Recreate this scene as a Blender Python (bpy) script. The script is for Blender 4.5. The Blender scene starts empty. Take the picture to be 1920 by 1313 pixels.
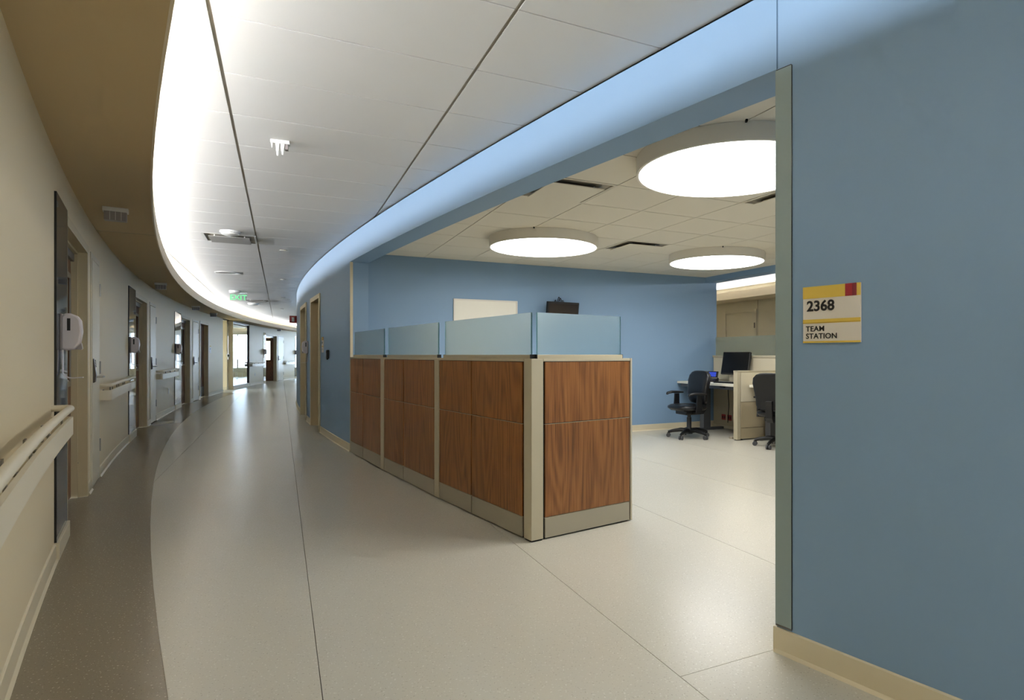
import bpy, math, random
from mathutils import Matrix, Vector
random.seed(7)
R_ = math.radians
SC = bpy.context.scene
COL = SC.collection

# ------------------------------------------------------------------ camera
CAM_H = 1.21
cam_d = bpy.data.cameras.new('camera'); cam = bpy.data.objects.new('camera', cam_d); COL.objects.link(cam)
cam.location = (0, 0, CAM_H); cam.rotation_euler = (R_(90), 0, 0)
cam_d.sensor_width = 36; cam_d.lens = 36 * 1109 / 1920
cam_d.shift_x = -99 / 1920; cam_d.shift_y = 9.5 / 1920
cam_d.clip_start = 0.02; cam_d.clip_end = 300
SC.camera = cam
# ------------------------------------------------------------------ world, light levels, exposure
W = bpy.data.worlds.new('world'); SC.world = W; W.use_nodes = True
W.node_tree.nodes['Background'].inputs[0].default_value = (0.66, 0.82, 1.0, 1)
W.node_tree.nodes['Background'].inputs[1].default_value = 12.0
L_DISC = 7.4       # radiance of the round pendant diffusers
L_COVE = 86.0      # radiance of the cove strip above the soffit
L_COVE2 = 90.0      # the same strip in the corridor behind the station
vs = SC.view_settings
vs.view_transform = 'Standard'; vs.look = 'None'; vs.gamma = 1; vs.exposure = 0.6
vs.use_curve_mapping = False
try:
    SC.cycles.max_bounces = 6; SC.cycles.diffuse_bounces = 4; SC.cycles.glossy_bounces = 3
    SC.cycles.use_adaptive_sampling = True; SC.cycles.adaptive_threshold = 0.12; SC.cycles.adaptive_min_samples = 16; SC.cycles.transmission_bounces = 5; SC.cycles.sample_clamp_indirect = 6
    SC.cycles.caustics_refractive = False; SC.cycles.caustics_reflective = False
except Exception:
    pass

# ------------------------------------------------------------------ the plan: one curved corridor, concentric arcs
CX, CY = 48.1, 39.85
RB = 60.265          # blue wall, corridor face
RBI = 60.045         # its room face
RW = 62.725          # cream wall, corridor face
RS = 62.26           # soffit edge and dark floor border
Z_C, Z_R, Z_S, Z_H = 2.73, 2.52, 2.41, 2.38   # corridor ceiling, station ceiling, soffit, header
def ang(s): return R_(37) - s / 62.71           # s: metres along the cream wall
def pol(s, R): a = ang(s); return (CX - R * math.cos(a), CY - R * math.sin(a))
def pola(a, R): a = R_(a); return (CX - R * math.cos(a), CY - R * math.sin(a))
def s_of(a): return (37 - a) * math.pi / 180 * 62.71
QX, QY = -2.36, 7.71
TH = 0.448
EX, EY = math.cos(TH), math.sin(TH)
DX, DY = -EY, EX
def rm(e, d): return (QX + EX * e + DX * d, QY + EY * e + DY * d)
def inv(x, y): return ((x - QX) * EX + (y - QY) * EY, (x - QX) * DX + (y - QY) * DY)
T = 0.6096

# ------------------------------------------------------------------ materials
def lin(c):
    f = lambda v: v / 12.92 if v <= 0.04045 else ((v + 0.055) / 1.055) ** 2.4
    return tuple(f(v / 255) for v in c) + (1,)
def base_mat(name):
    m = bpy.data.materials.new(name); m.use_nodes = True
    return m, m.node_tree.nodes, m.node_tree.links, m.node_tree.nodes['Principled BSDF']
def mat(name, c, rough=0.5, metal=0.0, bump=0.0, bscale=200, spec=0.5, var=0.0, vscale=3):
    m, n, l, p = base_mat(name)
    p.inputs['Base Color'].default_value = lin(c); p.inputs['Roughness'].default_value = rough
    p.inputs['Metallic'].default_value = metal; p.inputs['Specular IOR Level'].default_value = spec
    tc = n.new('ShaderNodeTexCoord')
    if bump:
        t = n.new('ShaderNodeTexNoise'); t.inputs['Scale'].default_value = bscale; t.inputs['Detail'].default_value = 3
        l.new(tc.outputs['Object'], t.inputs['Vector'])
        b = n.new('ShaderNodeBump'); b.inputs['Strength'].default_value = bump; b.inputs['Distance'].default_value = 0.002
        l.new(t.outputs['Fac'], b.inputs['Height']); l.new(b.outputs['Normal'], p.inputs['Normal'])
    if var:
        t = n.new('ShaderNodeTexNoise'); t.inputs['Scale'].default_value = vscale; t.inputs['Detail'].default_value = 4
        l.new(tc.outputs['Object'], t.inputs['Vector'])
        mx = n.new('ShaderNodeMix'); mx.data_type = 'RGBA'
        mx.inputs[6].default_value = lin([v * (1 - var) for v in c]); mx.inputs[7].default_value = lin([min(255, v * (1 + var)) for v in c])
        l.new(t.outputs['Fac'], mx.inputs[0]); l.new(mx.outputs[2], p.inputs['Base Color'])
    return m
def emit(name, c, k):
    m, n, l, p = base_mat(name)
    p.inputs['Base Color'].default_value = lin(c)
    p.inputs['Emission Color'].default_value = lin(c); p.inputs['Emission Strength'].default_value = k
    return m
def floor_mat(name, c, light, dark):
    m, n, l, p = base_mat(name)
    tc = n.new('ShaderNodeTexCoord')
    big = n.new('ShaderNodeTexNoise'); big.inputs['Scale'].default_value = 0.9; big.inputs['Detail'].default_value = 3
    l.new(tc.outputs['Object'], big.inputs['Vector'])
    mx = n.new('ShaderNodeMix'); mx.data_type = 'RGBA'
    mx.inputs[6].default_value = lin([v * 0.985 for v in c]); mx.inputs[7].default_value = lin([min(255, v * 1.015) for v in c])
    l.new(big.outputs['Fac'], mx.inputs[0])
    last = mx.outputs[2]
    for sc_, lo, hi, col in ((110, 0.735, 0.76, light), (130, 0.735, 0.76, dark)):
        t = n.new('ShaderNodeTexNoise'); t.inputs['Scale'].default_value = sc_; t.inputs['Detail'].default_value = 0
        l.new(tc.outputs['Object'], t.inputs['Vector'])
        mr = n.new('ShaderNodeMapRange'); mr.inputs[1].default_value = lo; mr.inputs[2].default_value = hi
        mr.inputs[4].default_value = 0.75
        l.new(t.outputs['Fac'], mr.inputs[0])
        m2 = n.new('ShaderNodeMix'); m2.data_type = 'RGBA'; m2.inputs[7].default_value = lin(col)
        l.new(mr.outputs[0], m2.inputs[0]); l.new(last, m2.inputs[6]); last = m2.outputs[2]
    l.new(last, p.inputs['Base Color'])
    p.inputs['Roughness'].default_value = 0.27; p.inputs['Specular IOR Level'].default_value = 0.5
    return m
def wood_mat(name, c0, c1, c2, rough=0.38):
    m, n, l, p = base_mat(name)
    tc = n.new('ShaderNodeTexCoord'); oi = n.new('ShaderNodeObjectInfo')
    add = n.new('ShaderNodeVectorMath'); add.operation = 'ADD'
    sc_ = n.new('ShaderNodeVectorMath'); sc_.operation = 'SCALE'; sc_.inputs[3].default_value = 12.0
    cmb = n.new('ShaderNodeCombineXYZ'); l.new(oi.outputs['Random'], cmb.inputs[0]); l.new(oi.outputs['Random'], cmb.inputs[2])
    l.new(cmb.outputs[0], sc_.inputs[0]); l.new(tc.outputs['Object'], add.inputs[0]); l.new(sc_.outputs[0], add.inputs[1])
    mp = n.new('ShaderNodeMapping'); mp.inputs['Scale'].default_value = (3.6, 3.6, 0.42); l.new(add.outputs[0], mp.inputs[0])
    big = n.new('ShaderNodeTexNoise'); big.inputs['Scale'].default_value = 1.0; big.inputs['Detail'].default_value = 1.0
    l.new(mp.outputs[0], big.inputs['Vector'])
    mul = n.new('ShaderNodeMath'); mul.operation = 'MULTIPLY'; mul.inputs[1].default_value = 95
    l.new(big.outputs['Fac'], mul.inputs[0])
    sn = n.new('ShaderNodeMath'); sn.operation = 'SINE'; l.new(mul.outputs[0], sn.inputs[0])
    mp2 = n.new('ShaderNodeMapping'); mp2.inputs['Scale'].default_value = (120, 120, 3.0); l.new(add.outputs[0], mp2.inputs[0])
    fine = n.new('ShaderNodeTexNoise'); fine.inputs['Scale'].default_value = 1.0; fine.inputs['Detail'].default_value = 4
    l.new(mp2.outputs[0], fine.inputs['Vector'])
    a1 = n.new('ShaderNodeMath'); a1.operation = 'MULTIPLY_ADD'; a1.inputs[1].default_value = 0.10; a1.inputs[2].default_value = 0.0
    l.new(sn.outputs[0], a1.inputs[0])
    a2 = n.new('ShaderNodeMath'); a2.operation = 'ADD'; l.new(a1.outputs[0], a2.inputs[0]); l.new(fine.outputs['Fac'], a2.inputs[1])
    cr = n.new('ShaderNodeValToRGB')
    cr.color_ramp.elements[0].position = 0.25; cr.color_ramp.elements[0].color = lin(c0)
    cr.color_ramp.elements[1].position = 0.78; cr.color_ramp.elements[1].color = lin(c2)
    e = cr.color_ramp.elements.new(0.5); e.color = lin(c1)
    l.new(a2.outputs[0], cr.inputs[0]); l.new(cr.outputs[0], p.inputs['Base Color'])
    p.inputs['Roughness'].default_value = rough
    return m
def glass_mat(name, c, rough, ior=1.45):
    m, n, l, p = base_mat(name)
    p.inputs['Base Color'].default_value = lin(c); p.inputs['Roughness'].default_value = rough
    p.inputs['Transmission Weight'].default_value = 1.0; p.inputs['IOR'].default_value = ior
    return m

M = {}
M['blue'] = mat('blue_wall_paint', (133, 163, 193), 0.55)
M['cream'] = mat('cream_wall_paint', (232, 217, 183), 0.5)
M['soffit'] = mat('tan_soffit_paint', (206, 182, 140), 0.6)
M['fascia'] = mat('pale_fascia_paint', (226, 214, 190), 0.6)
M['white_tile'] = mat('white_acoustic_tile', (234, 233, 230), 0.85, bump=0.15, bscale=420)
M['warm_tile'] = mat('off_white_acoustic_tile', (224, 217, 201), 0.85, bump=0.15, bscale=420)
M['grid'] = mat('ceiling_grid_metal', (172, 166, 152), 0.6)
M['grid_white'] = mat('pale_grid_metal', (150, 142, 126), 0.6)
M['floor_light'] = floor_mat('pale_sheet_flooring', (204, 199, 183), (226, 223, 211), (176, 170, 154))
M['floor_dark'] = floor_mat('taupe_sheet_flooring', (136, 125, 104), (186, 178, 156), (112, 102, 84))
M['base'] = mat('cream_rubber_base', (222, 210, 180), 0.45)
M['cream_metal'] = mat('cream_painted_metal', (218, 206, 174), 0.4)
M['frame'] = mat('tan_door_frame_paint', (214, 199, 162), 0.42)
M['closet'] = mat('cream_door_paint', (222, 212, 186), 0.42)
M['rail'] = mat('cream_rail_vinyl', (232, 222, 198), 0.4)
M['bracket'] = mat('grey_bracket', (128, 122, 108), 0.45)
M['wood'] = wood_mat('walnut_laminate', (98, 61, 27), (138, 88, 43), (162, 108, 58))
M['door_wood'] = wood_mat('brown_door_wood', (86, 52, 30), (118, 76, 46), (142, 96, 60))
M['trim'] = mat('beige_partition_metal', (190, 180, 154), 0.4)
M['kick'] = mat('grey_beige_kick_plate', (172, 164, 144), 0.38, metal=0.25)
M['black'] = mat('black_shadow_gap', (12, 12, 13), 0.7)
M['dark_edge'] = mat('black_glass_edge', (14, 18, 18), 0.3)
M['mirror'] = mat('dark_back_painted_glass', (84, 92, 103), 0.03, spec=1.0)
M['frost'] = glass_mat('frosted_glass', (230, 248, 250), 0.36)
M['frost_edge'] = glass_mat('green_glass_edge', (130, 212, 210), 0.15)
M['clear'] = glass_mat('window_glass', (235, 244, 248), 0.0)
M['guard'] = mat('grey_green_corner_guard', (146, 163, 162), 0.45, bump=0.1, bscale=300)
M['steel'] = mat('brushed_steel', (172, 168, 160), 0.3, metal=1.0)
M['dark_steel'] = mat('dark_steel', (104, 100, 96), 0.35, metal=0.8)
M['plastic'] = mat('white_plastic', (222, 214, 216), 0.35)
M['white'] = mat('white_enamel', (238, 237, 233), 0.4)
M['lens'] = mat('grey_lens', (160, 152, 150), 0.3)
M['blackplastic'] = mat('black_plastic', (13, 13, 15), 0.42)
M['leather'] = mat('black_vinyl_upholstery', (15, 16, 20), 0.33, bump=0.1, bscale=120)
M['rubber'] = mat('grey_caster_rubber', (70, 70, 72), 0.5)
M['board'] = mat('whiteboard_surface', (240, 236, 222), 0.25)
M['board_frame'] = mat('whiteboard_frame', (226, 220, 208), 0.35)
M['screen'] = mat('black_screen', (9, 10, 14), 0.2)
M['fabric'] = mat('beige_panel_fabric', (208, 198, 172), 0.9, bump=0.25, bscale=260)
M['panel_grey'] = mat('beige_lower_panel', (178, 164, 134), 0.6)
M['top'] = mat('white_worktop', (232, 227, 210), 0.4)
M['desk_metal'] = mat('grey_desk_metal', (96, 98, 102), 0.4, metal=0.3)
M['red'] = mat('dark_red_plastic', (150, 34, 30), 0.4)
M['yellow'] = mat('sign_yellow', (226, 194, 84), 0.45)
M['crimson'] = mat('sign_crimson', (150, 24, 36), 0.45)
M['maroon'] = mat('sign_maroon', (116, 18, 36), 0.45)
M['sign_white'] = mat('sign_white', (232, 226, 216), 0.45)
M['ink'] = mat('sign_ink', (14, 12, 12), 0.5)
M['disc'] = emit('lit_diffuser', (250, 250, 250), L_DISC)
M['housing'] = mat('white_light_housing', (236, 230, 218), 0.6)
M['cove'] = emit('cove_light_strip', (247, 250, 255), L_COVE)
M['cove2'] = emit('rear_cove_light_strip', (252, 251, 250), L_COVE2)
M['exit_green'] = emit('exit_sign_green', (96, 196, 128), 0.45)
M['acrylic'] = glass_mat('clear_acrylic', (225, 240, 230), 0.02)
M['phone_blue'] = emit('phone_display', (34, 58, 165), 0.45)
M['chair_fabric'] = mat('charcoal_lounge_fabric', (44, 48, 56), 0.8)
M['rear'] = mat('rear_corridor_paint', (208, 204, 186), 0.6)
M['plaque_grey'] = mat('grey_diffuser_plaque', (170, 168, 164), 0.5)  # corridor diffuser plaques, greyer than their white frames
M['plenum'] = mat('dark_duct_interior', (30, 29, 27), 0.7)

# ------------------------------------------------------------------ mesh helpers
class MB:
    def __init__(s): s.v = []; s.f = []
    def add(s, vs_, fs):
        o = len(s.v); s.v += [tuple(p) for p in vs_]; s.f += [tuple(i + o for i in f) for f in fs]; return s
    def box(s, x0, x1, y0, y1, z0, z1):
        return s.add([(x0, y0, z0), (x1, y0, z0), (x1, y1, z0), (x0, y1, z0), (x0, y0, z1), (x1, y0, z1), (x1, y1, z1), (x0, y1, z1)],
                     [(0, 3, 2, 1), (4, 5, 6, 7), (0, 1, 5, 4), (1, 2, 6, 5), (2, 3, 7, 6), (3, 0, 4, 7)])
    def prism(s, poly, lo, hi, axis='z'):
        a = sum(poly[i][0] * poly[(i + 1) % len(poly)][1] - poly[(i + 1) % len(poly)][0] * poly[i][1] for i in range(len(poly)))
        if a < 0: poly = poly[::-1]
        n = len(poly)
        f = {'z': lambda p, h: (p[0], p[1], h), 'x': lambda p, h: (h, p[0], p[1]), 'y': lambda p, h: (p[1], h, p[0])}[axis]
        return s.add([f(p, lo) for p in poly] + [f(p, hi) for p in poly],
                     [tuple(range(n))[::-1], tuple(range(n, 2 * n))] + [(i, (i + 1) % n, n + (i + 1) % n, n + i) for i in range(n)])
    def arc(s, s0, s1, R0, R1, z0, z1, step=0.5):
        n = max(1, int(math.ceil(abs(s1 - s0) / step))); V = []; F = []
        for i in range(n + 1):
            t = s0 + (s1 - s0) * i / n; p = pol(t, R0); q = pol(t, R1)
            V += [(*p, z0), (*q, z0), (*q, z1), (*p, z1)]
        for i in range(n):
            b = 4 * i
            for k in range(4): F.append((b + k, b + 4 + k, b + 4 + (k + 1) % 4, b + (k + 1) % 4))
        F += [(0, 1, 2, 3), (4 * n + 3, 4 * n + 2, 4 * n + 1, 4 * n)]
        if R1 < R0: F = [f[::-1] for f in F]
        return s.add(V, F)
    def sweep(s, prof, s0, s1, step=0.4):            # profile of (R, z) swept along the arc
        n = max(1, int(math.ceil(abs(s1 - s0) / step))); m = len(prof); V = []; F = []
        for i in range(n + 1):
            t = s0 + (s1 - s0) * i / n
            V += [(*pol(t, r), z) for r, z in prof]
        for i in range(n):
            for k in range(m): F.append((i * m + k, (i + 1) * m + k, (i + 1) * m + (k + 1) % m, i * m + (k + 1) % m))
        F += [tuple(range(m)), tuple(range(n * m, n * m + m))[::-1]]
        return s.add(V, F)
    def cyl(s, c, r, h, axis='z', n=20, r2=None):
        r2 = r if r2 is None else r2; V = []
        for k, rr in ((0, r), (h, r2)):
            for i in range(n):
                a = 2 * math.pi * i / n; u, w = rr * math.cos(a), rr * math.sin(a)
                V.append({'z': (c[0] + u, c[1] + w, c[2] + k), 'x': (c[0] + k, c[1] + u, c[2] + w), 'y': (c[0] + w, c[1] + k, c[2] + u)}[axis])
        return s.add(V, [tuple(range(n))[::-1], tuple(range(n, 2 * n))] + [(i, (i + 1) % n, n + (i + 1) % n, n + i) for i in range(n)])
    def tube(s, pts, r, n=8, rs=None, flat=None):
        pts = [Vector(p) for p in pts]; V = []; F = []; prev = None
        for i, p in enumerate(pts):
            d = (pts[min(i + 1, len(pts) - 1)] - pts[max(i - 1, 0)]).normalized()
            up = Vector((0, 0, 1)) if abs(d.z) < 0.95 else Vector((1, 0, 0))
            a = d.cross(up).normalized() if prev is None else (prev - d * prev.dot(d)).normalized()
            prev = a; b = d.cross(a); rr = rs[i] if rs else r
            fa, fb = flat if flat else (1, 1)
            for k in range(n):
                t = 2 * math.pi * k / n
                V.append(p + a * (rr * fa * math.cos(t)) + b * (rr * fb * math.sin(t)))
        for i in range(len(pts) - 1):
            for k in range(n): F.append((i * n + k, i * n + (k + 1) % n, (i + 1) * n + (k + 1) % n, (i + 1) * n + k))
        F += [tuple(range(n))[::-1], tuple(range((len(pts) - 1) * n, len(pts) * n))]
        return s.add(V, F)
    def lathe(s, prof, n=28, c=(0, 0, 0)):
        V = []; F = []; m = len(prof)
        for r, z in prof:
            for i in range(n):
                a = 2 * math.pi * i / n; V.append((c[0] + r * math.cos(a), c[1] + r * math.sin(a), c[2] + z))
        for k in range(m - 1):
            for i in range(n): F.append((k * n + i, k * n + (i + 1) % n, (k + 1) * n + (i + 1) % n, (k + 1) * n + i))
        F += [tuple(range(n))[::-1], tuple(range((m - 1) * n, m * n))]
        return s.add(V, F)
    def loft(s, rows, n=24, ex=0.55):                # rows of (x, y, z, half x, half y): superellipse rings, capped
        V = []; F = []
        for (x, y, z, hx, hy) in rows:
            for i in range(n):
                a = 2 * math.pi * i / n; c, d = math.cos(a), math.sin(a)
                V.append((x + hx * math.copysign(abs(c) ** ex, c), y + hy * math.copysign(abs(d) ** ex, d), z))
        for k in range(len(rows) - 1):
            for i in range(n): F.append((k * n + i, k * n + (i + 1) % n, (k + 1) * n + (i + 1) % n, (k + 1) * n + i))
        F += [tuple(range(n))[::-1], tuple(range((len(rows) - 1) * n, len(rows) * n))]
        return s.add(V, F)
    def moved(s, mtx):
        s.v = [tuple(mtx @ Vector(p)) for p in s.v]; return s
    def build(s, name, m, parent=None, smooth=None, bevel=0.0, world=False, segs=2):
        vv = s.v
        if world and parent is not None:
            iv = parent_mtx(parent).inverted(); vv = [tuple(iv @ Vector(p)) for p in s.v]
        me = bpy.data.meshes.new(name); me.from_pydata(vv, [], s.f); me.update()
        me.materials.append(M[m] if isinstance(m, str) else m)
        o = bpy.data.objects.new(name, me); COL.objects.link(o)
        if parent is not None: o.parent = parent
        if smooth:
            for p in me.polygons: p.use_smooth = True
            me.set_sharp_from_angle(angle=R_(smooth))
        if bevel:
            b = o.modifiers.new('bevel', 'BEVEL'); b.width = bevel; b.segments = segs; b.limit_method = 'ANGLE'; b.angle_limit = R_(40)
        return o
def parent_mtx(o):
    m = Matrix.Translation(o.location) @ o.rotation_euler.to_matrix().to_4x4()
    return parent_mtx(o.parent) @ m if o.parent else m
def tag(o, label, cat, group=None, kind=None):
    o['label'] = label; o['category'] = cat
    if group: o['group'] = group
    if kind: o['kind'] = kind
    return o
def thing(name, loc, rz, label, cat, group=None, kind=None):
    o = bpy.data.objects.new(name, None); COL.objects.link(o); o.empty_display_size = 0.1
    o.location = loc; o.rotation_euler = (0, 0, rz)
    return tag(o, label, cat, group, kind)
def copy_tree(o, parent=None):
    c = o.copy(); COL.objects.link(c); c.parent = parent
    for ch in list(o.children): copy_tree(ch, c)
    return c
def left_at(s, R=RW, z=0):      # local x runs on along the cream wall, -y points out into the corridor
    return (*pol(s, R), z), ang(s) + math.pi / 2
def blue_at(a, R=RB, z=0):      # local x runs back towards the viewer, -y points out into the corridor
    return (*pola(a, R), z), R_(a) - math.pi / 2
RZ_ROOM = TH                    # local x along the station's rear wall, -y towards the viewer
RZ_SIDE = TH - math.pi / 2      # local x towards the viewer, -y towards the rear wall's left end
def text(name, body, size, x, y, z, parent, m='ink', rot=(math.pi / 2, 0, 0), bold=0.0, spacing=1.0, ext=0.0006, align='LEFT'):
    cu = bpy.data.curves.new(name, 'FONT'); cu.body = body; cu.size = size; cu.extrude = ext; cu.offset = bold
    cu.space_character = spacing; cu.align_x = align; cu.resolution_u = 3
    t = bpy.data.objects.new(name + '_tmp', cu); COL.objects.link(t)
    bpy.context.view_layer.update()
    me = bpy.data.meshes.new_from_object(t.evaluated_get(bpy.context.evaluated_depsgraph_get()))
    bpy.data.objects.remove(t)
    me.materials.clear(); me.materials.append(M[m])
    o = bpy.data.objects.new(name, me); COL.objects.link(o); o.parent = parent
    o.location = (x, y, z); o.rotation_euler = rot
    return o
def clip(poly, nx, ny, c):       # keep nx*x + ny*y <= c
    out = []
    for i in range(len(poly)):
        p, q = poly[i], poly[(i + 1) % len(poly)]
        dp, dq = nx * p[0] + ny * p[1] - c, nx * q[0] + ny * q[1] - c
        if dp <= 0: out.append(p)
        if dp * dq < 0:
            t = dp / (dp - dq); out.append((p[0] + (q[0] - p[0]) * t, p[1] + (q[1] - p[1]) * t))
    return out
def clip_ring(poly, Rmin=None, Rmax=None):
    if len(poly) < 3: return []
    for _ in range(2):
        if len(poly) < 3: return []
        mx = sum(p[0] for p in poly) / len(poly); my = sum(p[1] for p in poly) / len(poly)
        d = math.hypot(mx - CX, my - CY); ux, uy = (mx - CX) / d, (my - CY) / d
        b = ux * CX + uy * CY
        if Rmax is not None: poly = clip(poly, ux, uy, b + Rmax)
        if Rmin is not None and len(poly) > 2: poly = clip(poly, -ux, -uy, -(b + Rmin))
    return poly
def area(p): return abs(sum(p[i][0] * p[(i + 1) % len(p)][1] - p[(i + 1) % len(p)][0] * p[i][1] for i in range(len(p)))) / 2 if len(p) > 2 else 0

S0, S1 = -9.0, 35.0              # extent of the corridor along the cream wall

# ================================================================== SETTING
# ---------------- floor
fl = MB().arc(S0, S1, RS - 0.2, 66.8, -0.06, 0.0)
# a base slab under everything
slab = MB().box(-26, 22, -8, 40, -0.1, -0.055).build('floor', 'floor_dark')
tag(slab, 'speckled sheet floor with a taupe border and pale field', 'floor', kind='structure')
fl.build('border_sheet', 'floor_dark', slab)
seam0 = -1.079
def d_on(e, R, which):           # d where the line of constant e crosses the circle R
    x0, y0 = QX + EX * e - CX, QY + EY * e - CY
    b = x0 * DX + y0 * DY; c = x0 * x0 + y0 * y0 - R * R
    D = b * b - c
    if D <= 0: return None
    return -b - math.sqrt(D) if which == 0 else -b + math.sqrt(D)
def strip(e0, e1, dlo, dhi, n=6):
    V = []; g = 0.0014
    lo = []; hi = []
    for i in range(n + 1):
        e = e0 + g + (e1 - e0 - 2 * g) * i / n
        a = d_on(e, RS, 0); b = d_on(e, RS, 1)
        if a is None: return None
        lo.append((e, max(a, dlo))); hi.append((e, min(b, dhi)))
    top = [rm(*p) for p in lo] + [rm(*p) for p in hi[::-1]]
    return top
k = -3
while True:
    e0 = seam0 + 1.2192 * k; e1 = e0 + 1.2192
    if e0 > 9: break
    cuts = [(-15.0, 32.0)]
    if k == 1: cuts = [(-15.0, -6.157 - 0.0014), (-6.157 + 0.0014, 32.0)]
    for c0, c1 in cuts:
        ee0 = e0
        if k == -3 or d_on(e0, RS, 0) is None:
            # leftmost sheet: only the sliver inside the circle
            lo_e, hi_e = e0, e1
            for _ in range(40):
                mid = (lo_e + hi_e) / 2
                if d_on(mid, RS, 0) is None: lo_e = mid
                else: hi_e = mid
            if d_on(e0, RS, 0) is None: ee0 = hi_e + 0.002
            if ee0 >= e1 - 0.02: continue
        poly = strip(ee0, e1, c0, c1, 10)
        if poly is None or len(poly) < 3: continue
        n = len(poly) // 2
        V = [(*p, -0.02) for p in poly] + [(*p, 0.0015) for p in poly]; F = []
        m_ = len(poly)
        for i in range(n - 1): F.append((m_ + i, m_ + i + 1, m_ + m_ - 2 - i, m_ + m_ - 1 - i))
        F += [(i, (i + 1) % m_, m_ + (i + 1) % m_, m_ + i) for i in range(m_)]
        MB().add(V, F).build('floor_sheet', 'floor_light', slab)
    k += 1

MB().arc(19.0, S1, RS + 0.0015, 66.6, -0.02, 0.0015).build('floor_sheet', 'floor_light', slab)
# ---------------- cream wall on the left, with its openings
BAYS = [  # panel, opening, closet door, rail that follows
    dict(p=(1.70, 2.28), o=(2.30, 3.64), c=(3.94, 4.53)),
    dict(p=(7.33, 8.05), o=(8.07, 9.36), c=(9.75, 10.38)),
    dict(p=(12.80, 13.60), o=(13.62, 14.85), c=(15.24, 15.97)),
    dict(p=(25.91, 26.22), o=(26.25, 28.07), c=(28.27, 29.15)),
]
DOOR4 = (16.28, 17.42); PASSAGE = (19.60, 21.10); WIN = (21.16, 23.66)
Z_O = 2.10
openings = sorted([(b['o'][0], b['o'][1], Z_O) for b in BAYS] + [(b['c'][0], b['c'][1], 2.085) for b in BAYS] + [(*DOOR4, Z_O), (*PASSAGE, Z_S), (*WIN, Z_S)])
wl = MB(); cur = S0
segs_left = []
for a, b, zt in openings:
    wl.arc(cur, a, RW, RW + 0.15, 0, 2.735); segs_left.append((cur, a))
    if zt < 2.72: wl.arc(a, b, RW, RW + 0.15, zt, 2.735)
    cur = b
wl.arc(cur, S1, RW, RW + 0.15, 0, 2.735); segs_left.append((cur, S1))
# window sill upstand
wl.arc(WIN[0], WIN[1], RW, RW + 0.15, 0, 0.10)
tag(wl.build('wall_left', 'cream', smooth=30), 'long curved cream wall with patient doors on the left', 'wall', kind='structure')
# baseboard pieces between the openings
bb = thing('baseboard_left', (*pol(4, RW), 0), 0, 'cream rubber cove base along the curved cream wall', 'baseboard', kind='structure')
PB = [(RW, 0.0), (RW - 0.022, 0.0), (RW - 0.02, 0.004), (RW - 0.011, 0.014), (RW - 0.009, 0.096), (RW, 0.1)]
for a, b in segs_left:
    if b - a < 0.25: continue
    MB().sweep(PB, a + (0.06 if a > S0 else 0), b - 0.005).build('base_strip', 'base', bb, world=True, smooth=35)
MB().sweep(PB, WIN[0], WIN[1]).build('base_strip', 'base', bb, world=True, smooth=35)

# ---------------- soffit and its pale fascia lip
so = MB().arc(S0, S1, RS, RW + 0.002, Z_S, Z_S + 0.03).build('trim_1', 'soffit', smooth=30)
tag(so, 'curved tan soffit running along the cream wall', 'soffit', kind='structure')
MB().arc(S0, S1, RS - 0.012, RS, Z_S - 0.002, 2.565).build('fascia', 'fascia', so, smooth=30)
MB().arc(4.36, 4.366, RS, RW, Z_S - 0.0015, Z_S + 0.001).build('soffit_joint', 'grid', so)
MB().arc(S0, S1, 62.647, 62.71, 2.44, 2.612).build('cove_fixture', 'white', so, smooth=30)
MB().sweep([(62.616, 2.568), (62.618, 2.567), (62.646, 2.607), (62.644, 2.608)], S0, S1, 1.1).build('cove_light_strip', 'cove', so, smooth=30)

# ---------------- blue wall on the right (inner arc), header over the wide opening
aJ0, aJ1 = 38.396, 32.579
DA = (29.50, 30.46); DB = (27.55, 28.70)
sJ0, sJ1 = s_of(aJ0), s_of(aJ1)
WT = Z_C - 0.016
wb = MB()
wb.arc(S0, sJ0, RB, RBI, 0, WT)
wb.arc(sJ0, sJ1, RB, RBI, Z_H, WT)
cur = sJ1
for a1, a0 in ((DA[1], DA[0]), (DB[1], DB[0])):
    b0, b1 = s_of(a1), s_of(a0)
    wb.arc(cur, b0, RB, RBI, 0, WT); wb.arc(b0, b1, RB, RBI, 2.13, WT); cur = b1
wb.arc(cur, S1 + 3, RB, RBI, 0, WT)
wbo = tag(wb.build('wall_right', 'blue', smooth=30), 'curved blue wall with a wide header over the station opening', 'wall', kind='structure')
MB().arc(S0, S1, RB - 0.03, RBI + 0.03, WT - 0.001, Z_C + 0.01).build('shadow_gap', 'black', wbo)
MB().arc(sJ0 - 0.004, sJ0 + 0.002, RB + 0.0012, RB - 0.004, Z_H, WT).build('control_joint', mat('joint_shadow_blue', (70, 100, 128), 0.6), wbo)
PBB = [(RB, 0.0), (RB + 0.022, 0.0), (RB + 0.02, 0.004), (RB + 0.011, 0.014), (RB + 0.009, 0.096), (RB, 0.1)][::-1]
bbr = thing('baseboard_right', (*pola(36, RB), 0), 0, 'cream rubber cove base along the curved blue wall', 'baseboard', kind='structure')
for a, b in ((S0, sJ0 + 0.004), (sJ1, s_of(DA[1]) - 0.05), (s_of(DA[0]) + 0.05, s_of(DB[1]) - 0.05), (s_of(DB[0]) + 0.05, S1)):
    MB().sweep(PBB, a, b).build('base_strip', 'base', bbr, world=True, smooth=35)
MB().arc(sJ0, sJ0 + 0.012, RB + 0.009, RBI - 0.01, 0, 0.1).build('base_strip', 'base', bbr, world=True)

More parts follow.
